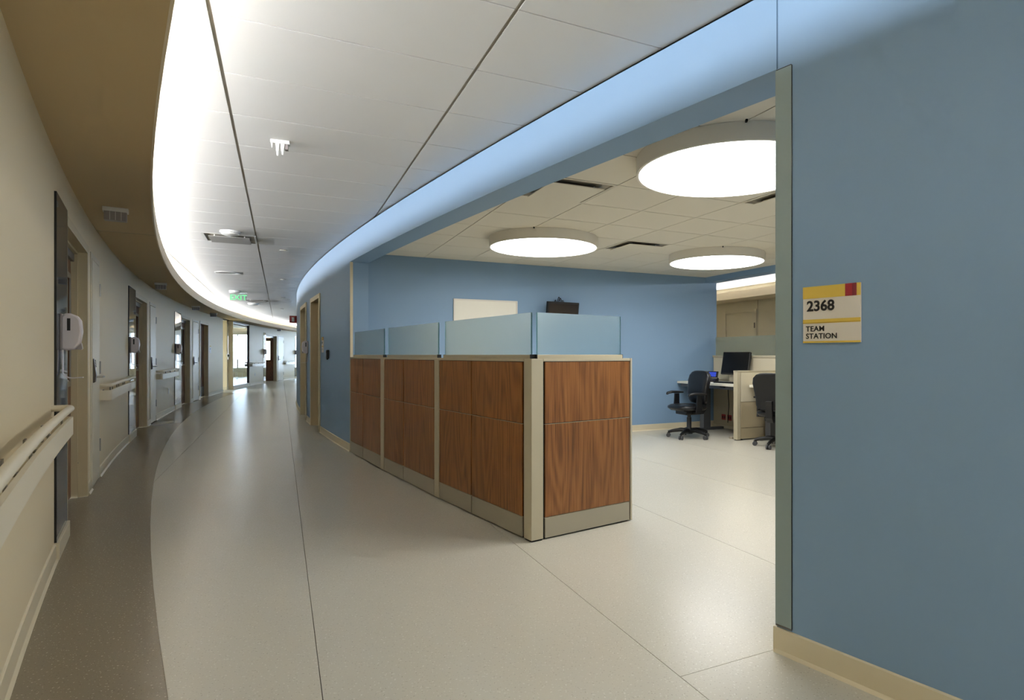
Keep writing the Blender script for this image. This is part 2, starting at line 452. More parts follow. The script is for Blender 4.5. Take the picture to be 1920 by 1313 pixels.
# corner guards on the two jambs
def guard(name, s0, s1, end, z0, z1, label):
    o = thing(name, (*pol((s0 + s1) / 2, RB), 0), 0, label, 'corner guard')
    MB().arc(s0, s1, RB + 0.004, RB, z0, z1, 0.02).build('face_leaf', 'guard', o, world=True)
    e0, e1 = (end, end + 0.004) if end >= s1 - 1e-6 else (end - 0.004, end)
    MB().arc(e0, e1, RB + 0.004, RB - 0.075, z0, z1).build('return_leaf', 'guard', o, world=True)
    MB().arc(s0 - 0.002, s1 + 0.002, RB + 0.006, RB, z0 - 0.006, z0, 0.02).build('end_cap', 'dark_steel', o, world=True)
    MB().arc(s0 - 0.003, s0, RB + 0.003, RB, z0, z1, 0.02).build('edge_bead', 'dark_edge', o, world=True)
    MB().arc(s0, s1, RB + 0.0045, RB, z1, z1 + 0.003, 0.02).build('top_bead', 'dark_edge', o, world=True)
guard('corner_guard', sJ0 - 0.068, sJ0 + 0.001, sJ0 + 0.001, 0.112, 2.372, 'grey-green corner guard on the opening edge beside the room sign')
go = thing('corner_guard', (*pol(sJ1, RB), 0), 0, 'slim cream edge strip where the blue wall meets the wood partition', 'corner guard')
MB().arc(sJ1 - 0.004, sJ1 + 0.012, RB + 0.003, RB, 0.1, Z_H - 0.004, 0.02).build('face_leaf', 'base', go, world=True)
MB().arc(sJ1 - 0.005, sJ1, RB + 0.003, RB - 0.03, 0.1, Z_H - 0.004, 0.02).build('return_leaf', 'base', go, world=True)

# ---------------- station (room) walls
def room_box(e0, e1, d0, d1, z0, z1, mb=None):
    mb = mb or MB()
    return mb.prism([rm(e0, d0), rm(e1, d0), rm(e1, d1), rm(e0, d1)], z0, z1)
tag(room_box(-0.42, 5.49, 0, 0.14, 0, 2.73).build('wall_back', 'blue'), 'straight blue rear wall of the team station', 'wall', kind='structure')
bk = thing('baseboard_back', (*rm(2.6, 0), 0), RZ_ROOM, 'cream rubber base along the station rear wall', 'baseboard', kind='structure')
MB().prism([(-0.022, 0), (-0.02, 0.004), (-0.011, 0.014), (-0.009, 0.096), (0, 0.1), (0, 0)], -2.95, 2.886, 'x').build('base_strip', 'base', bk)
tag(room_box(5.256, 5.49, -7.0, -0.0005, 2.436, 2.73).build('trim_2', 'blue'), 'blue dropped beam at the far right of the station', 'beam', kind='structure')
e_lo, e_hi = 0.2, 4.0
for _ in range(50):
    mid = (e_lo + e_hi) / 2
    if d_on(mid, RBI, 0) > -7.0: e_lo = mid
    else: e_hi = mid
tag(room_box(e_hi, 8.3, -7.15, -7.0, 0, 2.73).build('wall_near', 'blue'), 'blue station wall hidden behind the right-hand wall', 'wall', kind='structure')
tag(room_box(8.1, 8.25, -7.0, 9.0, 0, 2.73).build('wall_rear_corridor', 'rear'), 'tan wall of the corridor behind the station', 'wall', kind='structure')
tag(room_box(5.35, 5.49, 0.14, 9.0, 0, 2.73).build('wall_rear_side', 'cream'), 'cream side wall of the corridor behind the station', 'wall', kind='structure')
tag(room_box(5.35, 8.25, 9.0, 9.15, 0, 2.73).build('wall_rear_end', 'cream'), 'cream end wall of the corridor behind the station', 'wall', kind='structure')
sr = tag(room_box(7.5, 8.1, -7.0, 9.0, Z_S, Z_S + 0.03).build('trim_3', 'fascia'), 'tan soffit of the corridor behind the station', 'soffit', kind='structure')
room_box(7.488, 7.5, -7.0, 9.0, Z_S - 0.002, 2.57).build('fascia', 'fascia', sr)
room_box(7.852, 7.93, -7.0, 9.0, 2.44, 2.62).build('cove_fixture', 'white', sr)
room_box(7.846, 7.851, -7.0, 9.0, 2.572, 2.617).build('cove_light_strip', 'cove2', sr)
tag(room_box(5.49, 8.25, -7.0, 9.0, 2.73, 2.76).build('ceiling_rear', 'white_tile'), 'white ceiling of the corridor behind the station', 'ceiling', kind='structure')
# end walls of the main corridor
tag(MB().arc(S0 - 0.15, S0, RBI, RW + 0.15, 0, 2.75).build('wall_behind', 'cream'), 'cream wall closing the corridor behind the viewer', 'wall', kind='structure')
tag(MB().arc(S1, S1 + 0.15, RBI - 2, 66.6, 0, 0.5).arc(S1, S1 + 0.15, RBI - 2, 66.6, 2.35, 2.75).arc(S1, S1 + 0.15, RBI - 2, RB + 0.3, 0.5, 2.35).arc(S1, S1 + 0.15, RW - 0.3, 66.6, 0.5, 2.35).build('wall_end', 'cream'), 'cream wall at the far end of the curved corridor', 'wall', kind='structure')

# ---------------- corridor ceiling: backing grid and tiles
ce = tag(MB().arc(S0, S1, RBI, RW + 0.15, Z_C + 0.009, Z_C + 0.05).build('ceiling', 'grid', smooth=30), 'white tiled ceiling of the curved corridor', 'ceiling', kind='structure')
E0, D0 = -1.495, -4.926
SLOTS = {(-1, 9), (-1, 25)}      # half of these tiles is an air diffuser
for ie in range(-4, 5):
    for id_ in range(-13, 62):
        e0 = E0 + 2 * T * ie; d0 = D0 + T * id_
        e_a, e_b = e0 + 0.009, e0 + 2 * T - 0.009
        if (ie, id_) in SLOTS: e_b = e0 + T - 0.003
        poly = [rm(e_a, d0 + 0.004), rm(e_b, d0 + 0.004), rm(e_b, d0 + T - 0.004), rm(e_a, d0 + T - 0.004)]
        poly = clip_ring(poly, RB - 0.012, 62.6)
        if area(poly) < 0.004: continue
        mx = sum(p[0] for p in poly) / len(poly); my = sum(p[1] for p in poly) / len(poly)
        s_ = (R_(37) - math.atan2(CY - my, CX - mx)) * 62.71
        if s_ < S0 - 0.2 or s_ > S1 + 0.2 or mx > CX - 20: continue
        MB().prism(poly, Z_C, Z_C + 0.012).build('ceiling_tile', 'white_tile', ce)
# ---------------- station ceiling
GE, GD = 0.523, -3.43
ps = []
for i in range(0, 40):
    e = -0.42 + (5.256 + 0.42) * i / 39
    dd = d_on(e, RBI, 0)
    ps.append((e, min(max(dd, -7.0), -0.001)))
poly = [rm(*p) for p in ps] + [rm(5.256, 0), rm(-0.42, 0)]
V = [rm(*p) for p in ps]; Wv = [rm(p[0], 0.0) for p in ps]
back = MB(); n = len(ps)
VV = [(*p, Z_R + 0.006) for p in V] + [(*p, Z_R + 0.006) for p in Wv]
VV += [(x, y, Z_R + 0.04) for x, y, _ in VV]
FF = []
for i in range(n - 1):
    FF += [(i, n + i, n + i + 1, i + 1), (2 * n + i, 2 * n + i + 1, 3 * n + i + 1, 3 * n + i)]
cr_ = tag(back.add(VV, FF).build('ceiling.001', 'grid_white'), 'off-white tiled ceiling over the team station', 'ceiling', kind='structure')
RDIFF = {(0, -1), (3, 2), (3, -2)}
for j in range(-3, 9):
    for i in range(-7, 7):
        if (j, i) in RDIFF: continue
        e0 = GE + T * j; d0 = GD + T * i
        ea, eb = max(e0 + 0.0042, -0.42), min(e0 + T - 0.0042, 5.254); da, db = d0 + 0.0042, min(d0 + T - 0.0042, -0.002)
        if eb - ea < 0.02 or db - da < 0.02 or da < -6.99: continue
        poly = clip_ring([rm(ea, da), rm(eb, da), rm(eb, db), rm(ea, db)], None, RBI - 0.002)
        if area(poly) < 0.003: continue
        MB().prism(poly, Z_R, Z_R + 0.0065).build('ceiling_tile', 'warm_tile', cr_)

# ---------------- daylit lounge behind the far wall: floor, ceiling, outer wall, added windows
tag(MB().arc(21.0, S1, RW + 0.15, 66.7, 2.6, 2.65).build('ceiling_lounge', 'white_tile', smooth=30), 'pale ceiling of the daylit lounge', 'ceiling', kind='structure')
lo = MB().arc(21.0, 32.0, 66.5, 66.65, 0, 2.6)
lo.arc(20.95, 21.09, RW + 0.15, 66.6, 0, 2.65)
tag(lo.build('wall_lounge', 'cream', smooth=30), 'cream outer wall of the daylit lounge', 'wall', kind='structure')
we = thing('window_3', (*pol(S1, 61.5), 0), ang(S1) + math.pi / 2, 'added daylight window closing the far end of the corridor', 'window', kind='structure')  # invented opening that lets daylight onto the far cream wall
for r in (RB + 0.32, 61.2, 61.8, RW - 0.32): MB().arc(S1 + 0.02, S1 + 0.1, r - 0.03, r + 0.03, 0.5, 2.35).build('mullion', 'desk_metal', we, world=True)
wq = thing('window_4', (*pol(20.3, 65.45), 0), ang(20.3), 'added daylight window at the end of the side passage', 'window', kind='structure')  # invented opening, added to bring daylight into the passage
MB().arc(20.28, 20.34, 65.42, 65.48, 0.5, 2.2).build('mullion', 'desk_metal', wq, world=True)
wn = thing('window_1', (*pol(32.0, 64.6), 0), ang(32) + math.pi / 2, 'added bright exterior window at the end of the lounge', 'window', kind='structure')  # added opening, brightens the lounge and the corridor beyond its glass
MB().arc(32.0, 32.1, RW + 0.15, 66.6, 0, 0.85).build('sill_wall', 'cream', wn, world=True)
MB().arc(32.0, 32.1, RW + 0.15, 66.6, 2.2, 2.6).build('head_wall', 'cream', wn, world=True)
for r in (62.95, 63.55, 64.15, 64.75, 65.35, 65.95, 66.5):
    MB().arc(32.0, 32.06, r - 0.035, r + 0.035, 0.85, 2.2).build('mullion', 'desk_metal', wn, world=True)
# end of the corridor leading off to the left
pw = MB().arc(PASSAGE[0] - 0.12, PASSAGE[0], RW + 0.15, 65.4, 0, 2.5).arc(PASSAGE[1] - 0.16, PASSAGE[1] - 0.02, RW + 0.15, 65.4, 0, 2.5).arc(PASSAGE[0] - 0.1, PASSAGE[1], 65.4, 65.5, 0, 0.5).arc(PASSAGE[0] - 0.1, PASSAGE[1], 65.4, 65.5, 2.2, 2.5)
tag(pw.build('wall_passage', 'cream'), 'cream walls of the short side passage', 'wall', kind='structure')
tag(MB().arc(PASSAGE[0] - 0.1, PASSAGE[1], RW + 0.0, 65.4, Z_S, Z_S + 0.05).build('ceiling_passage', 'white_tile'), 'low ceiling of the short side passage', 'ceiling', kind='structure')

# ================================================================== THINGS
# ---------------- wood partition at the mouth of the station
PT = [pola(36.724, 60.28), pola(35.326, 60.28), pola(33.937, 60.28), pola(32.63, 60.28)]
wp = thing('workstation_partition', (*PT[0], 0), 0, 'low walnut-panelled workstation partition with frosted glass along its top', 'partition')
ZK0, ZK1, ZM, ZW, ZT, ZG0, ZG1 = 0.012, 0.142, 0.758, 1.168, 1.186, 1.212, 1.490
def run(p, q, cols, near_post, gl, x0_=0.0):
    """one straight run seen from its front; local x from q (far/left) to p (near/right), front at -y"""
    L = math.hypot(p[0] - q[0], p[1] - q[1]); rz = math.atan2(p[1] - q[1], p[0] - q[0])
    mt = Matrix.Translation((q[0], q[1], 0)) @ Matrix.Rotation(rz, 4, 'Z')
    iv = parent_mtx(wp).inverted() @ mt
    def put(o): o.matrix_local = iv; return o
    put(MB().box(x0_, L - near_post, 0.012, 0.068, 0.03, ZW).build('core', 'black', wp))
    put(MB().box(x0_, L - near_post, -0.002, 0.082, ZW, ZT).build('top_cap', 'trim', wp, bevel=0.002))
    put(MB().box(x0_ + 0.01, L - near_post - 0.01, 0.018, 0.062, 0.0, 0.03).build('plinth', 'black', wp))
    for x0, x1 in cols:
        for z0, z1, m, nm in ((ZK0, ZK1, 'kick', 'kick_plate'), (ZK1 + 0.006, ZM - 0.003, 'wood', 'wood_panel'), (ZM + 0.003, ZW - 0.004, 'wood', 'wood_panel')):
            o = put(MB().box(x0 + 0.006, x1 - 0.006, 0.0, 0.012, z0, z1).build(nm, m, wp, bevel=0.0012))
            o2 = put(MB().box(x0 + 0.0022, x1 - 0.0022, 0.068, 0.08, z0, z1).build(nm, 'kick' if nm == 'kick_plate' else 'fabric', wp))
        put(MB().box(x0 + 0.002, x1 - 0.002, -0.0008, 0.011, ZM - 0.0032, ZM - 0.0012).build('reveal_strip', 'trim', wp))
        put(MB().box(x0 + 0.002, x1 - 0.002, -0.0008, 0.011, ZK1 + 0.0005, ZK1 + 0.0025).build('reveal_strip', 'trim', wp))
    g0, g1 = gl
    put(MB().box(g0, g1, 0.020, 0.060, ZT, ZG0).build('glass_holder', 'trim', wp, bevel=0.002))
    put(MB().box(g0 + 0.006, g1 - 0.006, 0.035, 0.0435, ZG0 - 0.004, ZG1).build('glass_pane', 'frost', wp, bevel=0.001))
    for xx in (g0 + 0.006, g1 - 0.0085):
        put(MB().box(xx, xx + 0.0025, 0.0346, 0.0439, ZG0, ZG1 - 0.001).build('glass_edge', 'frost_edge', wp))
    for xx in (g0 - 0.004, g1): put(MB().box(xx, xx + 0.004, 0.022, 0.058, ZT, ZG0 + 0.002).build('end_clip', 'black', wp))
    return put, L
def seg_len(p, q): return math.hypot(p[0] - q[0], p[1] - q[1])
L3, L2, L1 = seg_len(PT[0], PT[1]), seg_len(PT[1], PT[2]), seg_len(PT[2], PT[3])
put, L = run(PT[0], PT[1], [(0.045, 0.635), (0.635, L3 - 0.107)], 0.09, (0.085, L3 - 0.05))
put(MB().box(-0.045, 0.043, -0.004, 0.08, 0.012, ZT - 0.002).build('post', 'trim', wp, bevel=0.003))
put, L = run(PT[1], PT[2], [(0.055, 0.64), (0.64, L2 - 0.058)], 0.045, (0.09, L2 - 0.045))
put(MB().box(-0.055, 0.053, -0.004, 0.08, 0.012, ZT - 0.002).build('post', 'trim', wp, bevel=0.003))
put, L = run(PT[2], PT[3], [(0.02, 0.595), (0.595, L1 - 0.069)], 0.055, (0.075, L1 - 0.05))
put(MB().box(0.0, 0.018, -0.002, 0.08, 0.012, ZT).build('end_trim', 'trim', wp))
# short return run, square to the near run, and the corner post
dx, dy = (PT[0][0] - PT[1][0]) / L3, (PT[0][1] - PT[1][1]) / L3
PR = (PT[0][0] - dy * 0.872, PT[0][1] + dx * 0.872)
put, L = run(PR, PT[0], [(0.103, 0.855)], 0.017, (0.062, 0.80), 0.093)
put(MB().box(-0.0, 0.092, -0.003, 0.09, 0.012, ZT).build('corner_post', 'trim', wp, bevel=0.003))
put(MB().box(0.006, 0.086, 0.004, 0.084, 0.0, 0.012).build('post_foot', 'black', wp))
put(MB().box(0.857, 0.872, -0.003, 0.084, 0.008, ZT + 0.001).build('end_trim', 'trim', wp, bevel=0.001))

# ---------------- patient doors, closet doors and wall pieces along the cream wall
ORD = ['nearest', 'second', 'third', 'far daylit']
door_n = 1
def hinge(parent, x, z):
    h_ = MB().box(x - 0.012, x + 0.030, -0.012, 0.0, z, z + 0.115).build('hinge', 'dark_steel', parent, bevel=0.002)
    MB().cyl((x + 0.006, -0.014, z - 0.004), 0.008, 0.123, n=10).build('pin', 'steel', h_, smooth=40)
def bend(pts, k=5):
    return pts
for bi, b in enumerate(BAYS):
    o0, o1 = b['o']; w = o1 - o0; nm = ORD[bi]
    loc, rz = left_at((o0 + o1) / 2)
    d = thing('door_%d' % door_n, loc, rz, '%s brown wooden patient door in a tan steel frame' % nm, 'door', kind='structure'); door_n += 1
    hw = w / 2
    # frame: jambs with a double rebate, head, floor-level sanitary base
    for sgn in (-1, 1):
        x = sgn * hw
        lo_, hi_ = (x - 0.0, x + 0.05) if sgn > 0 else (x - 0.02, x)
        MB().box(min(lo_, hi_), max(lo_, hi_), -0.014, 0.0, 0, Z_O + 0.05).build('frame_face', 'frame', d, bevel=0.002)
        a_, b_ = (x - 0.018, x + 0.001) if sgn > 0 else (x - 0.001, x + 0.018)
        MB().box(a_, b_, -0.013, 0.052, 0, Z_O).build('frame_jamb', 'frame', d, bevel=0.002)
        a_, b_ = (x - 0.034, x) if sgn > 0 else (x, x + 0.034)
        MB().box(a_, b_, 0.052, 0.149, 0, Z_O - 0.02).build('frame_stop', 'frame', d, bevel=0.002)
    MB().box(-hw, hw + 0.05, -0.014, 0.0, Z_O, Z_O + 0.05).build('frame_face', 'frame', d, bevel=0.002)
    MB().box(-hw, hw, -0.013, 0.052, Z_O - 0.018, Z_O + 0.001).build('frame_head', 'frame', d)
    MB().box(-hw, hw, 0.052, 0.149, Z_O - 0.036, Z_O).build('frame_stop', 'frame', d)
    MB().box(hw - 0.0345, hw - 0.002, 0.05, 0.051, 0.29, 0.30).build('frame_joint', 'dark_edge', d)
    MB().box(-hw, hw, 0.075, 0.135, Z_O - 0.10, Z_O - 0.036).build('track_housing', 'dark_steel', d, bevel=0.004)
    # leaf with vision panel
    leaf = MB()
    x0, x1 = -hw + 0.035, hw - 0.036
    vx0, vx1, vz0, vz1 = x0 + 0.16, x1 - 0.06, 0.98, 1.86
    if bi == 3:                                   # the far leaf stands open into the daylit room
        lf = thing_child = bpy.data.objects.new('leaf', None); COL.objects.link(lf); lf.parent = d
        lf.location = (x1, 0.13, 0); lf.rotation_euler = (0, 0, R_(-62))
        lx0, lx1, ly = -(x1 - x0) * 0.62, 0.0, 0.0
        leaf = MB().box(lx0, lx0 + 0.12, 0, 0.045, 0.012, Z_O - 0.1).box(lx1 - 0.12, lx1, 0, 0.045, 0.012, Z_O - 0.1).box(lx0 + 0.12, lx1 - 0.12, 0, 0.045, 0.012, 0.98).box(lx0 + 0.12, lx1 - 0.12, 0, 0.045, 1.86, Z_O - 0.1)
        leaf.build('leaf_panel', 'door_wood', lf)
        MB().box(lx0 + 0.12, lx1 - 0.12, 0.02, 0.026, 0.98, 1.86).build('vision_glass', 'clear', lf)
        MB().tube([(lx0 + 0.06, 0.0, 1.0), (lx0 + 0.06, -0.05, 1.0), (lx0 + 0.16, -0.055, 1.0)], 0.01).build('lever', 'steel', lf, smooth=40)
    else:
        lf = MB().box(x0, vx0, 0.098, 0.142, 0.012, Z_O - 0.1).box(vx1, x1, 0.098, 0.142, 0.012, Z_O - 0.1).box(vx0, vx1, 0.098, 0.142, 0.012, vz0).box(vx0, vx1, 0.098, 0.142, vz1, Z_O - 0.1).build('leaf', 'door_wood', d)
        MB().box(vx0 - 0.03, vx0 + 0.012, 0.092, 0.1, vz0 - 0.03, vz1 + 0.03).box(vx1 - 0.012, vx1 + 0.03, 0.092, 0.1, vz0 - 0.03, vz1 + 0.03).box(vx0 + 0.012, vx1 - 0.012, 0.092, 0.1, vz0 - 0.03, vz0 + 0.012).box(vx0 + 0.012, vx1 - 0.012, 0.092, 0.1, vz1 - 0.012, vz1 + 0.03).build('vision_frame', 'steel', lf)
        MB().box(vx0, vx1, 0.115, 0.125, vz0, vz1).build('vision_glass', 'mirror', lf)
        MB().tube([(x0 + 0.35, 0.1, 1.02), (x0 + 0.35, 0.045, 1.02), (x0 + 0.46, 0.04, 1.02)], 0.011).build('lever', 'steel', lf, smooth=40)
    # closet door beside it
    c0, c1 = b['c']; hw = (c1 - c0) / 2
    loc, rz = left_at((c0 + c1) / 2)
    d = thing('door_%d' % door_n, loc, rz, '%s narrow cream supply closet door with keypad lock' % nm, 'door', kind='structure'); door_n += 1
    MB().box(-hw + 0.003, hw - 0.003, -0.012, 0.03, 0.014, 2.075).build('leaf', 'closet', d, bevel=0.0015)
    for xa, xb in ((-hw - 0.05, -hw), (hw, hw + 0.05)):
        MB().box(xa, xb, -0.008, 0.0, 0, 2.135).build('frame_face', 'closet', d, bevel=0.0015)
    MB().box(-hw, hw, -0.008, 0.0, 2.085, 2.135).build('frame_face', 'closet', d, bevel=0.0015)
    MB().box(-hw, hw, 0.031, 0.06, 0, 2.085).build('frame_back', 'black', d)
    for z in (0.27, 1.03, 1.79): hinge(d, hw, z)
    lk = MB().prism([(-0.012, 0.0), (-0.030, 0.01), (-0.036, 0.07), (-0.026, 0.16), (-0.02, 0.215), (-0.012, 0.225)], -hw + 0.05, -hw + 0.12, 'x').moved(Matrix.Translation((0, 0, 0.955))).build('lock_body', 'dark_steel', d, bevel=0.004)
    MB().tube([(-hw + 0.085, -0.03, 1.01), (-hw + 0.085, -0.075, 1.01), (-hw + 0.19, -0.08, 1.01)], 0.009).build('lever', 'steel', lk, smooth=40)
    for i in range(5):
        MB().cyl((-hw + 0.085, -0.0285 - 0.0, 1.105 + i * 0.014), 0.0045, 0.006, 'y', 8).moved(Matrix.Translation((0, -0.006 + i * 0.0012, 0))).build('keypad_button', 'black', lk)
    # tall glass panel and its base
    p0, p1 = b['p']
    loc, rz = left_at((p0 + p1) / 2)
    g = thing('glass_wall_panel', loc, rz, 'tall dark reflective glass wall panel before the %s patient door' % nm, 'panel', 'reflective glass panels by the patient doors')
    hw = (p1 - p0) / 2
    MB().box(-hw + 0.003, hw - 0.004, -0.0125, -0.003, 0.105, 2.175).build('glass', 'mirror', g)
    MB().box(-hw, -hw + 0.003, -0.0125, 0.0, 0.105, 2.175).build('edge_trim', 'dark_edge', g)
    MB().box(hw - 0.004, hw, -0.0135, 0.0, 0.105, 2.175).build('edge_trim', 'cream_metal', g)
    MB().box(-hw, hw, -0.026, 0.0, 0.0, 0.104).build('plinth', 'base', g, bevel=0.003)
# the fifth panel, just showing past the blue wall
loc, rz = left_at(31.3)
g = thing('glass_wall_panel', loc, rz, 'dark reflective glass wall panel at the far end of the corridor', 'panel', 'reflective glass panels by the patient doors')
MB().box(-0.2, 0.2, -0.0125, -0.003, 0.105, 2.175).build('glass', 'mirror', g)
MB().box(-0.203, -0.2, -0.0125, 0.0, 0.105, 2.175).build('edge_trim', 'dark_edge', g)
MB().box(-0.2, 0.2, -0.026, 0.0, 0.0, 0.104).build('plinth', 'base', g, bevel=0.003)

# plain door after the third bay
o0, o1 = DOOR4; hw = (o1 - o0) / 2
loc, rz = left_at((o0 + o1) / 2)
d = thing('door_%d' % door_n, loc, rz, 'plain dark brown door in a tan frame after the third closet', 'door', kind='structure'); door_n += 1
for xa, xb in ((-hw - 0.05, -hw), (hw, hw + 0.05)): MB().box(xa, xb, -0.014, 0, 0, Z_O + 0.05).build('frame_face', 'frame', d, bevel=0.002)
MB().box(-hw, hw, -0.014, 0, Z_O, Z_O + 0.05).build('frame_face', 'frame', d, bevel=0.002)
for xa, xb in ((-hw, -hw + 0.02), (hw - 0.02, hw)): MB().box(xa, xb, -0.013, 0.149, 0, Z_O).build('frame_jamb', 'frame', d)
MB().box(-hw, hw, -0.013, 0.149, Z_O - 0.02, Z_O).build('frame_head', 'frame', d)
lf = MB().box(-hw + 0.021, hw - 0.021, 0.10, 0.145, 0.012, Z_O - 0.021).build('leaf', 'door_wood', d)
MB().box(-hw + 0.022, hw - 0.022, 0.098, 0.1, 0.012, 0.3).build('kick_plate', 'steel', lf)
MB().box(-hw + 0.06, -hw + 0.11, 0.09, 0.1, 0.95, 1.13).build('lock_plate', 'dark_steel', lf)
MB().tube([(-hw + 0.085, 0.1, 1.01), (-hw + 0.085, 0.045, 1.01), (-hw + 0.2, 0.04, 1.01)], 0.01).build('lever', 'steel', lf, smooth=40)

# window into the lounge
loc, rz = left_at((WIN[0] + WIN[1]) / 2)
wn = thing('window_2', loc, rz, 'floor to soffit glass window into the daylit lounge', 'window', kind='structure')
hw = (WIN[1] - WIN[0]) / 2
MB().box(-hw, hw, 0.03, 0.038, 0.105, Z_S - 0.03).build('pane', 'clear', wn)
for xa, xb in ((-hw, -hw + 0.025), (hw - 0.02, hw)): MB().box(xa, xb, 0.0, 0.08, 0.1, Z_S - 0.002).build('frame_bar', 'dark_steel', wn)
MB().box(-hw, hw, 0.0, 0.08, Z_S - 0.06, Z_S - 0.002).build('frame_bar', 'dark_steel', wn)
MB().box(-hw, hw, 0.0, 0.08, 0.1, 0.12).build('frame_bar', 'dark_steel', wn)

# ---------------- doors in the blue wall
for (a0, a1), lab in ((DA, 'nearer brown door recessed in a cream frame in the blue wall'), (DB, 'farther door recessed in a cream frame in the blue wall')):
    loc, rz = blue_at((a0 + a1) / 2)
    hw = R_(a1 - a0) * RB / 2; ZB = 2.13
    d = thing('door_%d' % door_n, loc, rz, lab, 'door', kind='structure'); door_n += 1
    for xa, xb in ((-hw - 0.05, -hw), (hw, hw + 0.05)): MB().box(xa, xb, -0.02, 0, 0, ZB + 0.05).build('frame_face', 'cream_metal', d, bevel=0.002)
    MB().box(-hw, hw, -0.02, 0, ZB, ZB + 0.05).build('frame_face', 'cream_metal', d, bevel=0.002)
    for xa, xb in ((-hw, -hw + 0.02), (hw - 0.02, hw)):
        MB().box(xa, xb, -0.019, 0.1, 0, ZB).build('frame_jamb', 'frame', d, bevel=0.002)
        MB().box(min(xa, xb) - (0.0 if xa < 0 else 0.014), max(xa, xb) + (0.014 if xa < 0 else 0.0), 0.1, 0.22, 0, ZB - 0.02).build('frame_stop', 'frame', d, bevel=0.002)
    MB().box(-hw, hw, -0.019, 0.1, ZB - 0.02, ZB).build('frame_head', 'frame', d)
    MB().box(-hw, hw, 0.1, 0.22, ZB - 0.034, ZB).build('frame_stop', 'frame', d)
    MB().box(-hw + 0.002, -hw + 0.035, 0.0985, 0.0995, 0.29, 0.30).build('frame_joint', 'dark_edge', d)
    lf = MB().box(-hw + 0.021, hw - 0.021, 0.17, 0.215, 0.012, ZB - 0.036).build('leaf', 'door_wood' if a0 > 29 else 'closet', d)
    MB().tube([(-hw + 0.12, 0.17, 1.01), (-hw + 0.12, 0.115, 1.01), (-hw + 0.24, 0.11, 1.01)], 0.01).build('lever', 'steel', lf, smooth=40)

# ---------------- handrails
RAILS = [(-8.5, 1.57, 'nearest cream handrail with bumper band, running off the left edge'),
         (4.62, 7.20, 'cream handrail with bumper band between the first closet and second glass panel'),
         (10.50, 12.72, 'cream handrail with bumper band between the second closet and third glass panel'),
         (23.72, 25.80, 'short cream handrail right of the lounge window'),
         (29.22, 30.85, 'farthest cream handrail beside the blue wall edge')]
RR = RW - 0.088
def corner(s0, s1, rad, R0=RW, R1=RR):
    pts = [(s0, R0)]
    for i in range(7):
        t = math.pi / 2 * i / 6
        pts.append((s0 + rad * (1 - math.cos(t)), R1 + rad * (1 - math.sin(t))))
    n = max(2, int((s1 - s0) / 0.35))
    for i in range(1, n): pts.append((s0 + rad + (s1 - s0 - 2 * rad) * i / n, R1))
    for i in range(7):
        t = math.pi / 2 * (1 - i / 6)
        pts.append((s1 - rad * (1 - math.cos(t)), R1 + rad * (1 - math.sin(t))))
    pts.append((s1, R0))
    return pts
for s0, s1, lab in RAILS:
    h_ = thing('handrail', (*pol((s0 + s1) / 2, RW), 0), 0, lab, 'handrail', 'handrails on the cream wall')
    pts = [(*pol(s, r), 0.905) for s, r in corner(s0, s1, 0.05)]
    MB().tube(pts, 0.0185, 14).build('grip_tube', 'rail', h_, world=True, smooth=50)
    pp = corner(s0, s1, 0.045, RW, RR - 0.012); V = []; F = []; n = len(pp)
    for (s, r), (s2, r2) in zip(pp, corner(s0 + 0.016, s1 - 0.016, 0.032, RW, RR + 0.004)):
        a, b_ = pol(s, r), pol(s2, r2)
        V += [(*a, 0.757), (*b_, 0.757), (*b_, 0.856), (*a, 0.856)]
    for i in range(n - 1):
        for k in range(4): F.append((4 * i + k, 4 * i + (k + 1) % 4, 4 * i + 4 + (k + 1) % 4, 4 * i + 4 + k))
    MB().add(V, F).build('bumper_band', 'rail', h_, world=True, smooth=40)
    k = s1 - 0.42
    while k > max(s0 + 0.2, -4):
        MB().arc(k - 0.028, k + 0.028, RW, RR + 0.006, 0.79, 0.80).arc(k - 0.028, k + 0.028, RW, RW - 0.008, 0.765, 0.85).arc(k - 0.012, k + 0.012, RR + 0.004, RR + 0.012, 0.79, 0.89).build('bracket', 'bracket', h_, world=True)
        k -= 0.62

